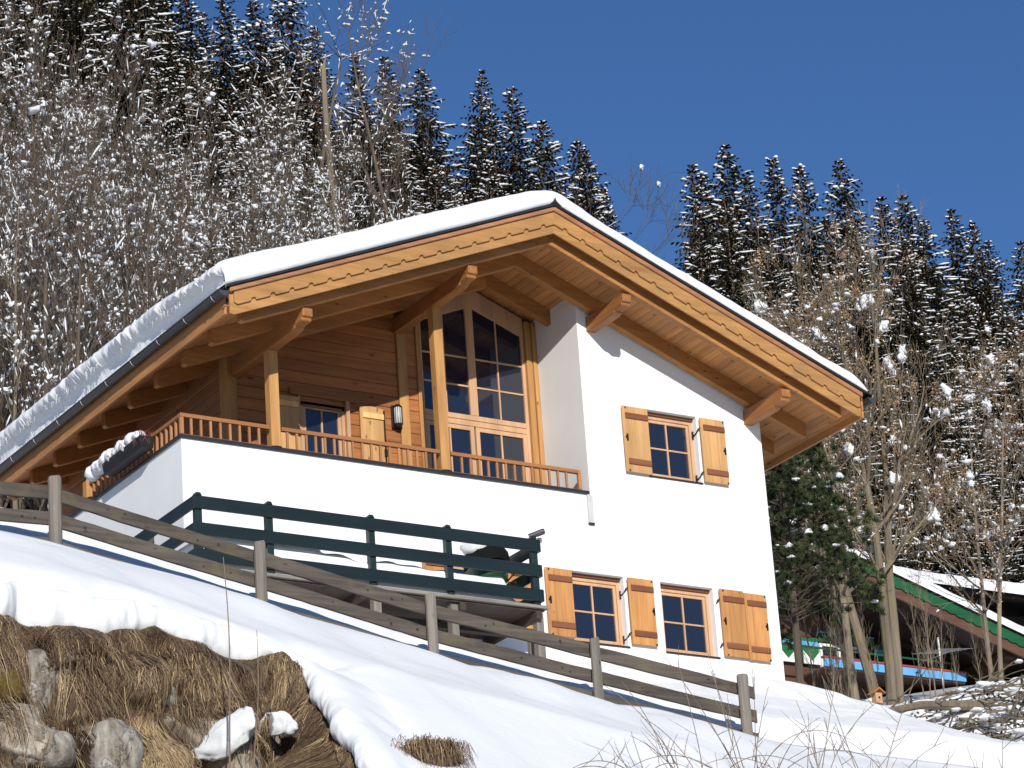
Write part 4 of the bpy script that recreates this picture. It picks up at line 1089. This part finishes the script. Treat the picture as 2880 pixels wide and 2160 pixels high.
# two tall bare stems in front of the bank
def stem(x, y, z0, x1, z1, label, r=.012):
    rn = random.Random(int(x*100)); pts = []; n = 14
    for k in range(n+1):
        f = k/n; pts.append((lerp(x, x1, f) + .02*math.sin(f*7+x), y + .03*math.sin(f*5), lerp(z0, z1, f)))
    m_ = MB().tube(pts, [r*(1-.75*k/n) for k in range(n+1)], 6)
    for k in range(2, n, 2):
        p = Vector(pts[k]); m_.blob(p, r*1.25*(1-.6*k/n), k, 5, 3, .1)
    tag(m_.build('dry_weed', M['twig'], loc=(x, y, z0)), label, 'weed', 'dry weeds in front of the bank')
M['twig'] = wood('twig_bark', (.26, .19, .135), (.16, .115, .08), 2, knots=0, rough=.8)
M['bark'] = wood('grey_brown_bark', (.125, .092, .064), (.062, .046, .034), 2, knots=.2, rough=.9, grain=.6)
M['bark2'] = wood('maple_bark', (.22, .175, .125), (.12, .095, .068), 2, knots=.25, rough=.9, grain=.6, weather=(.20, .16, .05))
stem(-16.12, -12.6, -11.2, -16.17, -8.09, 'tall thin brown stem rising past the snow edge in front of the fence', .014)
stem(-15.97, -12.6, -11.2, -15.84, -8.78, 'shorter thin brown stem right of the tall one, over the snow edge', .011)
# arching bare shrub shoots, lower right
def shoots(name, base, n, seed, hgt, spread, label, y=-12.6):
    rn = random.Random(seed); m_ = MB(); bx_ = base
    for k in range(n):
        x = bx_ + rn.uniform(-.12, .12); yy0 = y + rn.uniform(-.15, .15); z = slope_z(x, yy0) - .05
        an = rn.uniform(-1, 1); p = Vector((x, yy0, z)); L = hgt * rn.uniform(.6, 1.1); seg = 26; pts = [p.copy()]
        d = Vector((an*.5*spread, rn.uniform(-.15, .2), 1)).normalized(); bend = rn.choice((0, .02, .05, .11, .16)) * (1 if an > 0 else -1)
        for q in range(seg):
            d = (d + Vector((bend*.55 + rn.uniform(-.02, .02), rn.uniform(-.015, .015), -abs(bend)*.55*(q/seg)*1.7))).normalized()
            p = p + d * L / seg; pts.append(p.copy())
        m_.tint(rn.uniform(.7, 1.1)).tube(pts, [.0062*(1-.72*i/seg)+.0008 for i in range(seg+1)], 5)
        for i in range(3, seg, 1):
            if rn.random() < .8: m_.blob(pts[i], .0085*(1-.4*i/seg)*rn.uniform(.8, 1.2), i, 5, 3, .1)
        # side shoots
        for i in range(5, seg-2):
            if rn.random() < .22:
                q = pts[i].copy(); dd = Vector((rn.uniform(-1, 1), rn.uniform(-.3, .3), rn.uniform(.2, 1))).normalized(); sp = [q.copy()]; l2 = rn.uniform(.12, .42)
                for w_ in range(6): dd = (dd + Vector((rn.uniform(-.12, .12), 0, rn.uniform(-.05, .12)))).normalized(); q = q + dd*l2/6; sp.append(q.copy())
                m_.tube(sp, [.0038*(1-.7*w_/6)+.0007 for w_ in range(7)], 4)
                for w_ in (2, 4): m_.blob(sp[w_], .006, w_, 5, 3, .1)
    tag(m_.build(name, M['twig'], loc=(bx_, y, slope_z(bx_, y))), label, 'shrub', 'bare shrubs in the snow at the lower right')
for bx_, n, seed, h_, sp, lb in ((-11.45, 5, 1, 1.25, 1.1, 'sparse bare shrub furthest left, below the last fence boards'), (-10.85, 6, 2, 1.75, .8, 'upright bare shrub left of the fence end post'),
    (-10.10, 12, 3, 2.05, .8, 'dense budded bare shrub just right of the fence end'), (-9.45, 10, 4, 1.9, .95, 'bare shrub with crossing arched shoots in the middle of the open snow'),
    (-8.65, 10, 5, 2.0, 1.0, 'bare shrub of wide arching shoots right of the dense budded one'), (-7.85, 8, 6, 1.85, 1.2, 'low wide arching bare shrub towards the right edge'),
    (-7.1, 8, 7, 2.0, .9, 'small bare shrub with a dark stem at the right edge')):
    shoots('bare_shrub', bx_, n, seed, h_, sp, lb)

# ------------------------------------------------------------------ trees
M['needle'] = plain('spruce_needles', (.050, .044, .023), .8, var=.35, scale=1.3, bmp=0, spec=.2)
M['cone'] = plain('spruce_cones', (.13, .060, .028), .8, var=.3, bmp=0)
M['pine'] = plain('pine_needles', (.040, .052, .018), .7, var=.35, scale=2, bmp=0, spec=.25)
M['seed'] = plain('maple_keys', (.50, .31, .155), .8, var=.3, scale=5, bmp=0)
def spruce(seed, h=20.0, rmax=2.9, bend=0.0):
    rn = random.Random(seed); F_ = MB(); S_ = MB(); T_ = MB(); Cn = MB()
    tp = [Vector((bend*max(0, (k/10-.8))*5*.5, 0, h*k/10)) for k in range(11)]
    T_.tube(tp, [.20*(1-k/10)+.012 for k in range(11)], 7)
    z = h*.10
    while z < h - .15:
        f = z/h; R_ = rmax * ((1-f)**.80) * rn.uniform(.74, 1.16) + .05
        nb = 9 if f < .8 else 7 if f < .93 else 5
        a0 = rn.uniform(0, 6.28)
        for k in range(nb):
            if rn.random() < .06: continue
            a = a0 + 6.283*k/nb + rn.uniform(-.25, .25); L = R_*rn.uniform(.70, 1.15)
            cx_ = bend*max(0, f-.8)*5*.5
            droop = lerp(.10, .55, (1-f)) * rn.uniform(.7, 1.3); ca, sa = math.cos(a), math.sin(a)
            if f > .9: droop = -.5
            n = max(3, int(L/.16)); pts = []
            for i in range(n+1):
                t = i/n; r = L*t; pts.append(Vector((cx_ + ca*r, sa*r, z + rn.uniform(-.01, .01) - droop*r*(1-.45*t) + .02)))
            for i in range(1, n+1):
                p = pts[i]; t = i/n
                for s in (-1, 1, 0, -1, 1):
                    if s == 0 and rn.random() < .2: continue
                    l = (.05 + .28*(1-t*.8)*min(1, L)) * rn.uniform(.5, 1.4)
                    d = Vector((ca*.55 - s*sa*.8, sa*.55 + s*ca*.8, -rn.uniform(.25, .75) if s else -1.0)); d.normalize()
                    w_ = Vector((-sa, ca, .0)) * .5 + Vector((ca, sa, .4))*rn.uniform(-.5, .5); w_ = w_.normalized() * rn.uniform(.04, .07)
                    if s: w_ = Vector((ca, sa, rn.uniform(-.3, .3))).normalized() * rn.uniform(.045, .08)
                    F_.cur = rn.uniform(.4, 1.9)
                    q = p + d*l
                    F_.poly([p - w_, p + w_, q + w_*.25, q - w_*.25])
                if rn.random() < .045 and f > .45 or (f > .85 and rn.random() < .16):
                    Cn.cur = rn.uniform(.6, 1.4); Cn.tube([p, p - Vector((0, 0, .06)), p - Vector((0, 0, .15))], [.018, .03, .008], 5)
            # snow cushions along the upper side of the branch
            i = 1
            while i < n:
                if rn.random() < .38 + .6*nz(z*.9, a*1.3, seed):
                    j = min(n, i + rn.choice((1, 1, 2, 3, 4, 5))); off = Vector((rn.uniform(-.03, .03), rn.uniform(-.03, .03), .03)); rr = rn.uniform(.014, .050)
                    pp = [pts[q] + off for q in range(i, j+1)]
                    if len(pp) == 2: pp.insert(1, (pp[0]+pp[1])/2 + Vector((0, 0, .01)))
                    S_.tube(pp, [rr*.35] + [rr*rn.uniform(.8, 1.2) for _ in pp[1:-1]] + [rr*.3], 5)
                    if rn.random() < .25: S_.blob(pp[-1], rr*1.5, i, 6, 4, .3, 1.3, 1.3, .8)
                    i = j
                i += 1
        z += lerp(.40, .24, f) * rn.uniform(.8, 1.2)
    return T_.mesh('trunk', M['bark']), F_.mesh('foliage', M['needle']), S_.mesh('branch_snow', M['snowtree'], True), Cn.mesh('cones', M['cone'])
def baretree(seed, h=11.0, lev=4, snow=1.0, stems=1, bark='bark', upright=.75, keys=0.0, r0=.085, big=0.0, spreadl=1.0):
    rn = random.Random(seed); T_ = MB(); W_ = MB(); S_ = MB(); K_ = MB()
    def grow(p, d, L, r, lv, mb):
        n = 5 if lv > 1 else 4; pts = [p.copy()]; rad = [r]; q = p.copy()
        for k in range(n):
            d = (d + Vector((rn.uniform(-.16, .16), rn.uniform(-.16, .16), rn.uniform(-.02, .13) * upright))).normalized()
            q = q + d*L/n; pts.append(q.copy()); rad.append(max(.0035, r*(1-.62*(k+1)/n)))
        mb.cur = rn.uniform(.75, 1.25)
        mb.tube(pts, rad, 6 if r > .05 else 4 if r > .015 else 3, False)
        if lv <= 3:
            for k in range(1, len(pts)):
                if rn.random() < .062*snow*(1.5 if lv == 1 else 1):
                    rr = rn.uniform(.022, .060) * (1.5 if rn.random() < .12 else 1)
                    c = pts[k] + Vector((0, 0, rr*.4)); S_.blob(c, rr, k+seed, 6, 4, .9, rn.uniform(.7, 1.6), rn.uniform(.7, 1.6), rn.uniform(.45, 1.0))
                elif rn.random() < .20*snow:
                    a_, b_ = pts[k-1], pts[k]; q_ = rn.uniform(.012, .030); up_ = Vector((0, 0, rad[k]+q_*.5)); S_.tube([a_+up_, a_.lerp(b_, .4)+up_*1.2, a_.lerp(b_, .75)+up_, b_+up_*.6], [q_*.4, q_, q_*rn.uniform(.5, 1.1), q_*.3], 4)
        if keys and lv <= 2 and rn.random() < keys:
            c = pts[-1]; m0 = rn.randint(10, 26); cr = rn.uniform(.07, .17)
            for _ in range(m0):
                o_ = Vector((rn.gauss(0, cr*.6), rn.gauss(0, cr*.6), rn.gauss(-.6*cr, cr*.8))); e = Vector((rn.uniform(-1, 1), rn.uniform(-1, 1), rn.uniform(-1, .4))).normalized()*.035; f_ = e.cross(Vector((rn.random(), rn.random(), 1))).normalized()*.012
                K_.cur = rn.uniform(.6, 1.4); K_.poly([c+o_-f_, c+o_+e, c+o_+f_, c+o_-e*.4])
        if big and lv <= 3 and rn.random() < big:
            i0 = rn.randint(1, len(pts)-1); rr = rn.uniform(.06, .13)
            for q_ in range(rn.randint(2, 4)):
                cc = pts[max(0, i0-q_)] ; S_.blob(cc + Vector((rn.uniform(-.04, .04), rn.uniform(-.04, .04), rr*.3)), rr*(1-.18*q_), seed+lv+q_, 10, 7, .55, rn.uniform(.7, 1.1), rn.uniform(.7, 1.1), rn.uniform(.8, 1.3))
        if lv <= 0: return
        m_ = {4: 7, 3: 5, 2: 4, 1: 4}[lv]
        for k in range(m_):
            i = rn.randint(1 if lv < 4 else 2, len(pts)-1); a = rn.uniform(0, 6.283)
            bd = (pts[i] - pts[i-1]).normalized(); s1 = bd.cross(Vector((math.cos(a), math.sin(a), .2))).normalized()
            sp = rn.uniform(.45, .95) * spreadl
            nd_ = (bd*.8 + s1*sp + Vector((0, 0, .35*upright))).normalized()
            grow(pts[i], nd_, L*rn.uniform(.38, .66), rad[i]*rn.uniform(.45, .65), lv-1, W_)
    kb = 2 if stems == 1 else 3
    for s in range(stems):
        a = rn.uniform(0, 6.28); q = Vector((math.cos(a)*.18*(stems > 1), math.sin(a)*.18*(stems > 1), -.3)); d = Vector((math.cos(a)*.10*(stems > 1)+rn.uniform(-.05, .05), math.sin(a)*.10*(stems > 1), 1)).normalized()
        # trunk in three lengths with side branches
        L = h*rn.uniform(.85, 1.0); n = 9; pts = [q]; 
        for k in range(n):
            d = (d + Vector((rn.uniform(-.06, .06), rn.uniform(-.06, .06), .03))).normalized(); pts.append(pts[-1] + d*L/n)
        rad = [r0*(1-.88*k/n)+.006 for k in range(n+1)]
        T_.cur = rn.uniform(.8, 1.2); T_.tube(pts, rad, 8)
        for k in range(kb, n+1):
            for _ in range(rn.choice((2, 3, 4))):
                a = rn.uniform(0, 6.283); nd_ = Vector((math.cos(a)*.75*spreadl, math.sin(a)*.75*spreadl, rn.uniform(.35, 1.0)*upright + .1)).normalized()
                grow(pts[k], nd_, L*rn.uniform(.14, .26)*(1.25-.55*k/n), rad[k]*rn.uniform(.35, .6), lev-1, W_)
    return T_.mesh('trunk', M[bark]), W_.mesh('twigs', M[bark]), S_.mesh('branch_snow', M['snowtree'], True), (K_.mesh('seed_keys', M['seed']) if keys else None)
PN = ('trunk', 'crown', 'branch_snow')
def place(name, meshes, loc, rz, sc, label, cat, group, last=None):
    t = bpy.data.objects.new(name, None); COL.objects.link(t); t.location = loc; t.rotation_euler = (0, 0, rz); t.scale = sc if hasattr(sc, '__len__') else (sc, sc, sc)
    tag(t, label, cat, group)
    for nme, me in zip(PN + (last or 'cones',), meshes):
        if me is None: continue
        o = bpy.data.objects.new(nme, me); COL.objects.link(o); o.parent = t
        if nme != 'trunk': o['kind'] = 'stuff'
    return t
TOPS = [(26.97,28.25),(27.3,27.8),(27.74,28.11),(28.3,27.97),(28.94,28.32),(29.48,27.5),(30.25,26.99),(30.83,26.92),(31.51,26.71),(32.51,26.6),(32.84,26.0),(33.27,26.24),(33.81,25.62),(34.45,25.27),(34.59,25.06),(34.89,24.35),
 (36.64,24.64),(36.82,24.47),(37.3,24.97),(37.66,24.33),(38.17,24.62),(38.68,24.42),(39.44,24.42),(40.16,23.75),(40.57,23.72),(40.86,23.26),(41.45,23.34),(41.8,23.07),(42.04,22.7),(42.64,22.66)]
SKY = [(20, 31), (26, 30), (26.6, 28.4)] + [(a, e-.5) for a, e in TOPS[:16]] + [(35.3, 22.9), (36.2, 22.9)] + [(a, e-.5) for a, e in TOPS[16:]] + [(44, 22.0)]
SPR = [spruce(100+k, 20, r_) for k, r_ in enumerate((4.1, 4.7, 3.7, 4.4, 4.0))] + [spruce(200, 20, 3.8, .9)]
rn = random.Random(77)
def put_spruce(az, r, top_el, label, k=None, group='snowy spruces on the hillside', wide=None):
    x, y = polar(r, az)
    if 10 < x < 30.5 and 17 < y < 37 or x > 29 and 33 < y < 46: return
    zb_ = hill_z(x, y) - .3; zt = CAM.z + r*math.tan(R(top_el)); h = zt - zb_
    if h < 4: return
    s = h/20; w_ = wide or clamp(s*rn.uniform(.95, 1.15), .55, 1.3)
    place('spruce_tree', SPR[k if k is not None else rn.randrange(5)], (x, y, zb_), rn.uniform(0, 6.28) if k != 5 else -.3, (w_, w_, s), label, 'spruce', group)
LB = ['spruce cut off by the top edge, left of the blue sky', 'small slim spruce tip in the first patch of blue sky at upper left', 'dense spruce beside the snowy larch at the top edge', 'spruce whose tip just reaches the top edge of the photo',
 'spruce behind the snowy larch branches at the top edge', 'slender dark spruce with stacked snow tiers left of the broken trunk', 'narrow spruce tip just right of the broken bare trunk', 'broad spruce top behind the lower branches of the tall bare birch',
 'spruce directly right of the birch trunk', 'spruce with a crooked, bent tip against the sky', 'small spruce tip between the crooked one and the tall symmetrical one', 'tall symmetrical spruce above the middle of the roof', 'narrow spruce above the snowy roof ridge, left',
 'spruce standing right above the roof ridge', 'twin spruce close behind the one above the ridge', 'lowest spruce at the right end of the left hand wood', 'first spruce of the right hand wood, leaning snowy tip', 'short spruce tucked beside the first of the right hand wood',
 'tallest spruce of the right hand wood', 'small spruce between the two tallest of the right hand wood', 'second tall spruce with brown cones in the right hand wood', 'slim spruce just left of the broad lone tipped one', 'broad spruce with a clear tip and wide snowy tiers, right hand wood',
 'lower spruce right of the broad clear tipped one', 'thin spruce tip in the dip of the right hand skyline', 'small spruce tip behind the first maple keys', 'spruce above the highest snow lump of the maple', 'spruce just right of the maple crown top', 'small rounded spruce near the right edge', 'spruce at the right edge of the photo']
for i, (a, e) in enumerate(TOPS):
    put_spruce(a, rn.uniform(116, 132), e, LB[i], k=5 if i == 9 else None, wide=None)
def fill(n, a0, a1, r0, r1, d0, d1, label):
    for k in range(n):
        a = rn.uniform(a0, a1); r = rn.uniform(r0, r1)
        put_spruce(a, r, interp(a, SKY) - rn.uniform(d0, d1), label, group='spruces filling the hillside wood')
LBF = 'snow dusted dark spruce among many in the hillside wood below the skyline'
fill(26, 22.5, 27.2, 112, 135, -.8, 1.2, LBF)
fill(30, 27, 35, 112, 134, .3, 1.6, LBF)
fill(44, 31.0, 35.2, 84, 112, 1.0, 3.2, LBF)
fill(16, 26.6, 31, 98, 114, .8, 2.8, LBF)
fill(34, 26.2, 31.5, 80, 98, 2.0, 4.6, LBF)
fill(8, 22.6, 26, 84, 100, 1.5, 4.5, LBF)
fill(32, 36.3, 43.5, 110, 130, .2, 1.4, LBF)
fill(70, 36.2, 44, 99, 114, .8, 4.0, LBF)
fill(10, 35.0, 36.5, 90, 112, .8, 2.6, LBF)
# thicket of bare deciduous trees on the left
BT = [baretree(300+k, 11, 4, .13, upright=1.25, spreadl=.85) for k in range(6)]
GB = 'bare trees of the snowy thicket'
LBB = 'bare slender tree flecked with snow clumps in the dense thicket on the left hillside'
nb = 0
for k in range(420):
    a = rn.uniform(22.4, 33.8); r = 57 + 56*rn.random()**.9
    x, y = polar(r, a)
    if y < 9 and x > -13: continue
    lim = interp(a, [(22, 29.8), (25.5, 28.4), (27.2, 26.6), (29, 25.4), (31, 24.3), (33.8, 23.0)])
    zb_ = hill_z(x, y); h = rn.uniform(8.5, 13.5)
    if math.degrees(math.atan2(zb_ + h - CAM.z, r)) > lim + rn.uniform(-2.2, .6): continue
    s = h/11; place('bare_tree', BT[rn.randrange(6)], (x, y, zb_-.2), rn.uniform(0, 6.28), (s*rn.uniform(.75, 1.0), s*rn.uniform(.75, 1.0), s), LBB, 'tree', GB); nb += 1
    if nb > 165: break
# single trees with an outline of their own
def put_bare(az, r, top, meshes, label, cat='tree', name='bare_tree', h0=11, wide=1.0, last='seed_keys'):
    x, y = polar(r, az); zb_ = hill_z(x, y) - .2; h = CAM.z + r*math.tan(R(top)) - zb_; s = h/h0
    return place(name, meshes, (x, y, zb_), 1.0, (s*wide, s*wide, s), label, cat, None, last)
birch = baretree(411, 18, 4, .05, r0=.17, upright=1.2, spreadl=.75)
put_bare(31.15, 96, 27.9, birch, 'tall bare birch rising above the spruces against the blue sky', h0=18, wide=.8)
larch = baretree(412, 18, 3, 1.1, r0=.15, upright=.5, spreadl=1.1)
put_bare(28.55, 108, 28.9, larch, 'snow laden bare larch at the top edge with upswept white branches', h0=18)
put_bare(27.85, 110, 28.8, larch, 'snow laden bare larch partly cut by the top edge, left of the upswept one', h0=18)
sap = baretree(413, 9, 3, .04, r0=.05)
put_bare(35.45, 92, 24.2, sap, 'thin bare sapling in the gap of sky above the right roof slope', h0=9)
put_bare(35.75, 96, 23.9, sap, 'faint bare sapling right of the other in the gap of sky', h0=9)
x, y = polar(90, 29.75); zb_ = hill_z(x, y); ht = CAM.z + 90*math.tan(R(26.7)) - zb_
sg = thing('dead_trunk', (x, y, zb_), 'pale broken trunk without branches standing upright among the trees', 'dead tree')
pts = [(x + .25*math.sin(k*.5), y, zb_ + ht*k/10) for k in range(11)]
MB().tint(1.2).tube(pts, [.15 - .007*k for k in range(11)], 8).tube([pts[-1], (pts[-1][0]+.12, y, pts[-1][2]+.5)], [.08, .01], 5).build('trunk', M['bark2'], sg)
stb = MB(); 
for k in range(14):
    q = pts[random.Random(k).randint(3, 9)]; a = k*1.3; stb.tube([q, (q[0]+.5*math.cos(a), q[1]+.5*math.sin(a), q[2]+.1)], [.03, .01], 4)
stb.build('stub', M['bark2'], sg)
# pale birch like trunks seen through the thicket above the roof
for k, (az, r, tp_) in enumerate(((28.35, 76, 24.9), (28.9, 72, 24.4), (29.3, 80, 25.2), (30.2, 78, 24.9), (30.75, 74, 24.3), (26.6, 70, 24.6), (25.2, 66, 24.2), (23.6, 60, 25.0))):
    x, y = polar(r, az); zb_ = hill_z(x, y) - .2; h = CAM.z + r*math.tan(R(tp_)) - zb_; s = h/11
    place('bare_tree', BT2[k % 2] if 'BT2' in globals() else (globals().setdefault('BT2', [baretree(420, 11, 3, .8, bark='bark2', r0=.10), baretree(421, 11, 3, .8, bark='bark2', r0=.09)])[k % 2]), (x, y, zb_), k*1.1, (s*.8, s*.8, s), 'pale barked bare tree with a visible trunk in front of the thicket', 'tree', 'pale barked trees in the thicket')

# maple in front of the brown chalet
MT = baretree(500, 9.6, 4, .04, stems=3, bark='bark2', keys=.06, r0=.115, big=.0022, spreadl=.85, upright=1.0)
place('maple_tree', MT, (10.15, 10, -1.1), .6, (1, 1, 1), 'large multi stemmed bare maple with tan seed keys before the brown chalet', 'maple', None, 'seed_keys')
MT2 = baretree(503, 8.0, 4, .10, stems=2, bark='bark2', keys=.05, r0=.085, big=.002, spreadl=.8, upright=1.0)
place('maple_tree', MT2, (9.35, 9.8, -1.1), 2.2, (1, 1, 1), 'slimmer twin stemmed maple immediately left of the big maple', 'maple', None, 'seed_keys')
MT3 = baretree(504, 7.2, 4, .12, stems=2, bark='bark2', keys=.08, r0=.055, big=.003, upright=.9)
place('maple_tree', MT3, (14.2, 11.5, -.3), 4.1, (1, 1, 1), 'smaller maple with many tan seed keys at the right edge', 'maple', None, 'seed_keys')
# saplings and thin rods around their feet
rn = random.Random(9)
SP = baretree(510, 3.6, 2, .015, r0=.022, bark='bark2', upright=1.3, spreadl=.6)
for k, (x, y, h) in enumerate(((7.3, 7.5, 2.4), (8.35, 10, 3.4), (8.75, 10, 3.2), (8.5, 9.3, 2.8), (9.0, 9, 2.2), (10.9, 9.6, 2.3), (11.1, 10, 2.5), (11.3, 9.9, 2.7), (11.6, 10, 1.8), (12.0, 10, 1.6), (11.9, 9.2, 1.6), (6.9, 7.2, 1.5), (6.6, 7.0, 1.4), (12.9, 10, 2.0), (8.0, 9, 2.0))):
    place('sapling', SP, (x, y, hill_z(x, y)-.05), k*2.1, (h/3.6*.8, h/3.6*.8, h/3.6), 'thin leafless sapling among the rods at the foot of the maples', 'sapling', 'saplings at the foot of the maples', 'seed_keys')
# dark pine behind the right house corner
def pine(seed, h, rm):
    rn = random.Random(seed); T_ = MB(); F_ = MB(); S_ = MB(); T_.tube([(0, 0, -.5), (.1, 0, h*.5), (0, .1, h)], [.08, .06, .02], 8)
    for k in range(300):
        z = h*rn.uniform(.27, 1.0)**.95; a = rn.uniform(0, 6.28); R_ = rm*(1-(z/h))**.5*rn.uniform(.35, 1.1) + .1
        c = Vector((math.cos(a)*R_, math.sin(a)*R_, z)); T_.tube([(0, 0, z-.25*R_), c*.5 + Vector((0, 0, z*.5-.05)), c], [.012, .009, .005], 4, False)
        for j in range(rn.randint(3, 6)):
            cc = c + Vector((rn.gauss(0, .16), rn.gauss(0, .16), rn.gauss(0, .13))); up = Vector((math.cos(a)*.5, math.sin(a)*.5, .8)); tn = rn.uniform(.5, 1.5)
            for q in range(70):
                d = (Vector((rn.gauss(0, 1), rn.gauss(0, 1), rn.gauss(0, 1))).normalized() + up*.7).normalized()*rn.uniform(.08, .16); w_ = d.cross(Vector((rn.random(), rn.random(), rn.random()))).normalized()*.011
                F_.cur = tn*rn.uniform(.6, 1.4); F_.poly([cc-w_, cc+w_, cc+d])
            if rn.random() < .06: S_.blob(cc + Vector((0, 0, .08)), rn.uniform(.03, .09), k, 8, 6, .6, 1.3, 1.1, .6)
    return T_.mesh('trunk', M['bark']), F_.mesh('crown', M['pine']), S_.mesh('branch_snow', M['snowtree'], True), None
place('pine_tree', pine(600, 7.0, 1.9), (6.6, 8.2, -2.0), 0, (1, 1, 1), 'bushy dark green pine directly behind the right corner of the white chalet', 'pine', None)
place('pine_tree', pine(601, 6.6, 1.7), (8.0, 12.5, -1.2), 0, (1, 1, 1), 'second dark pine a little further back, just left of the maple trunks', 'pine', None)
# fallen branches and brush under snow
br = MB(); ls = MB(); nf = MB(); rn = random.Random(33)
for k in range(750):
    x = rn.uniform(3.2, 13.5); y = lerp(3.2, 6.8, rn.random()) + (x-7)*.15; z = hill_z(x, y) + rn.uniform(-.1, .35)*min(1, (x-3)/4)
    if x < 6.5 and rn.random() < .45: continue
    d = Vector((rn.gauss(.9, .5), rn.gauss(0, .5), rn.gauss(.12, .28))).normalized(); p = Vector((x, y, z)); L = rn.uniform(.5, 2.2); pts = [p.copy()]
    for q in range(7): d = (d + Vector((rn.uniform(-.2, .2), rn.uniform(-.2, .2), rn.uniform(-.2, .14)))).normalized(); p = p + d*L/7; pts.append(p.copy())
    r_ = rn.uniform(.006, .030); br.tint(rn.uniform(.5, 1.2)).tube(pts, [r_*(1-.1*q) for q in range(8)], 5, False)
    for q in pts[2:]:
        if rn.random() < .35:
            tn = rn.uniform(.6, 1.6)
            for _ in range(34):
                e = Vector((rn.gauss(0, 1), rn.gauss(0, 1), rn.gauss(0, .7))).normalized()*rn.uniform(.025, .075); w_ = e.cross(Vector((.3, .2, 1))).normalized()*.008
                nf.cur = tn*rn.uniform(.7, 1.4); nf.poly([q-w_, q+w_, q+e])
        if rn.random() < .07: ls.blob(q + Vector((0, 0, .03)), rn.uniform(.04, .13), k, 8, 5, .4, 1.5, 1.2, .6)
br.tint(1.0).tube([(5.8, 5.0, -3.0), (7.3, 5.6, -2.55), (9, 6, -2.3), (11, 6.4, -1.85), (13.5, 7, -1.5)], [.06, .08, .10, .11, .12], 8)
br.mi = 0
o = br.build('brush_pile', M['bark2']); tag(o, 'tangle of fallen branches lying along the far edge of the snow slope', 'brush', kind='stuff')
tag(nf.build('brush_needles', M['pine']), 'olive green needles of the fallen branches', 'brush', kind='stuff')
tag(ls.build('brush_snow', M['snowtree'], smooth=True), 'clumps of snow caught on the fallen branches', 'snow', kind='stuff')
sb = MB()
def sbf(u, v):
    x = lerp(2.2, 15, u); y = lerp(5.2, 9.0, v)+ (x-7)*.12; t = math.sin(math.pi*min(1, v*1.0)); return (x, y, hill_z(x, y) + .16*t*(1+.7*nz(x*1.3, y*1.3)) + .12*nz(x*3, y*3) - .12)
sb.grid(140, 40, sbf); tag(sb.build('snow_bank', M['snow'], smooth=True), 'uneven snow bank behind the brush at the foot of the maples', 'snow', kind='structure')
# ------------------------------------------------------------------ camera, light, world
cd = bpy.data.cameras.new('camera'); cam = bpy.data.objects.new('camera', cd); COL.objects.link(cam)
def camrot(a, b, g):
    Fw = Vector((math.sin(a)*math.cos(b), math.cos(a)*math.cos(b), math.sin(b))); r = Vector((math.cos(a), -math.sin(a), 0)); u = r.cross(Fw)
    right = math.cos(g)*r + math.sin(g)*u; up = -math.sin(g)*r + math.cos(g)*u
    return Matrix((right, up, -Fw)).transposed()
cam.matrix_world = Matrix.Translation(CAM) @ camrot(.573654785, .366842790, -.0707409246).to_4x4()
cd.sensor_width = 36; cd.lens = 9153.717/2880*36; cd.clip_end = 3000; cd.clip_start = .5
SC.camera = cam
sd = Vector((.43, 1.0, -.40)).normalized()
sl = bpy.data.lights.new('sun', 'SUN'); sl.energy = 5.0; sl.angle = R(.5); sl.color = (1.0, .955, .88)
so = bpy.data.objects.new('sun', sl); COL.objects.link(so); so.rotation_euler = sd.to_track_quat('-Z', 'Y').to_euler(); so.location = (-30, -60, 40)
w = bpy.data.worlds.new('World'); SC.world = w; w.use_nodes = True
nt = w.node_tree; nt.nodes.clear()
sky = nt.nodes.new('ShaderNodeTexSky'); sky.sky_type = 'NISHITA'; sky.sun_disc = False
sky.sun_elevation = math.asin(-sd.z); sky.sun_rotation = math.atan2(-sd.x, -sd.y)
sky.altitude = 1400; sky.air_density = 1.0; sky.dust_density = 0; sky.ozone_density = 7.6
bg = nt.nodes.new('ShaderNodeBackground'); bg.inputs[1].default_value = .103
o = nt.nodes.new('ShaderNodeOutputWorld'); nt.links.new(sky.outputs[0], bg.inputs[0]); nt.links.new(bg.outputs[0], o.inputs[0])
SC.view_settings.view_transform = 'Standard'; SC.view_settings.look = 'None'; SC.view_settings.exposure = 0; SC.view_settings.gamma = 1
SC.cycles.max_bounces = 6; SC.cycles.diffuse_bounces = 4
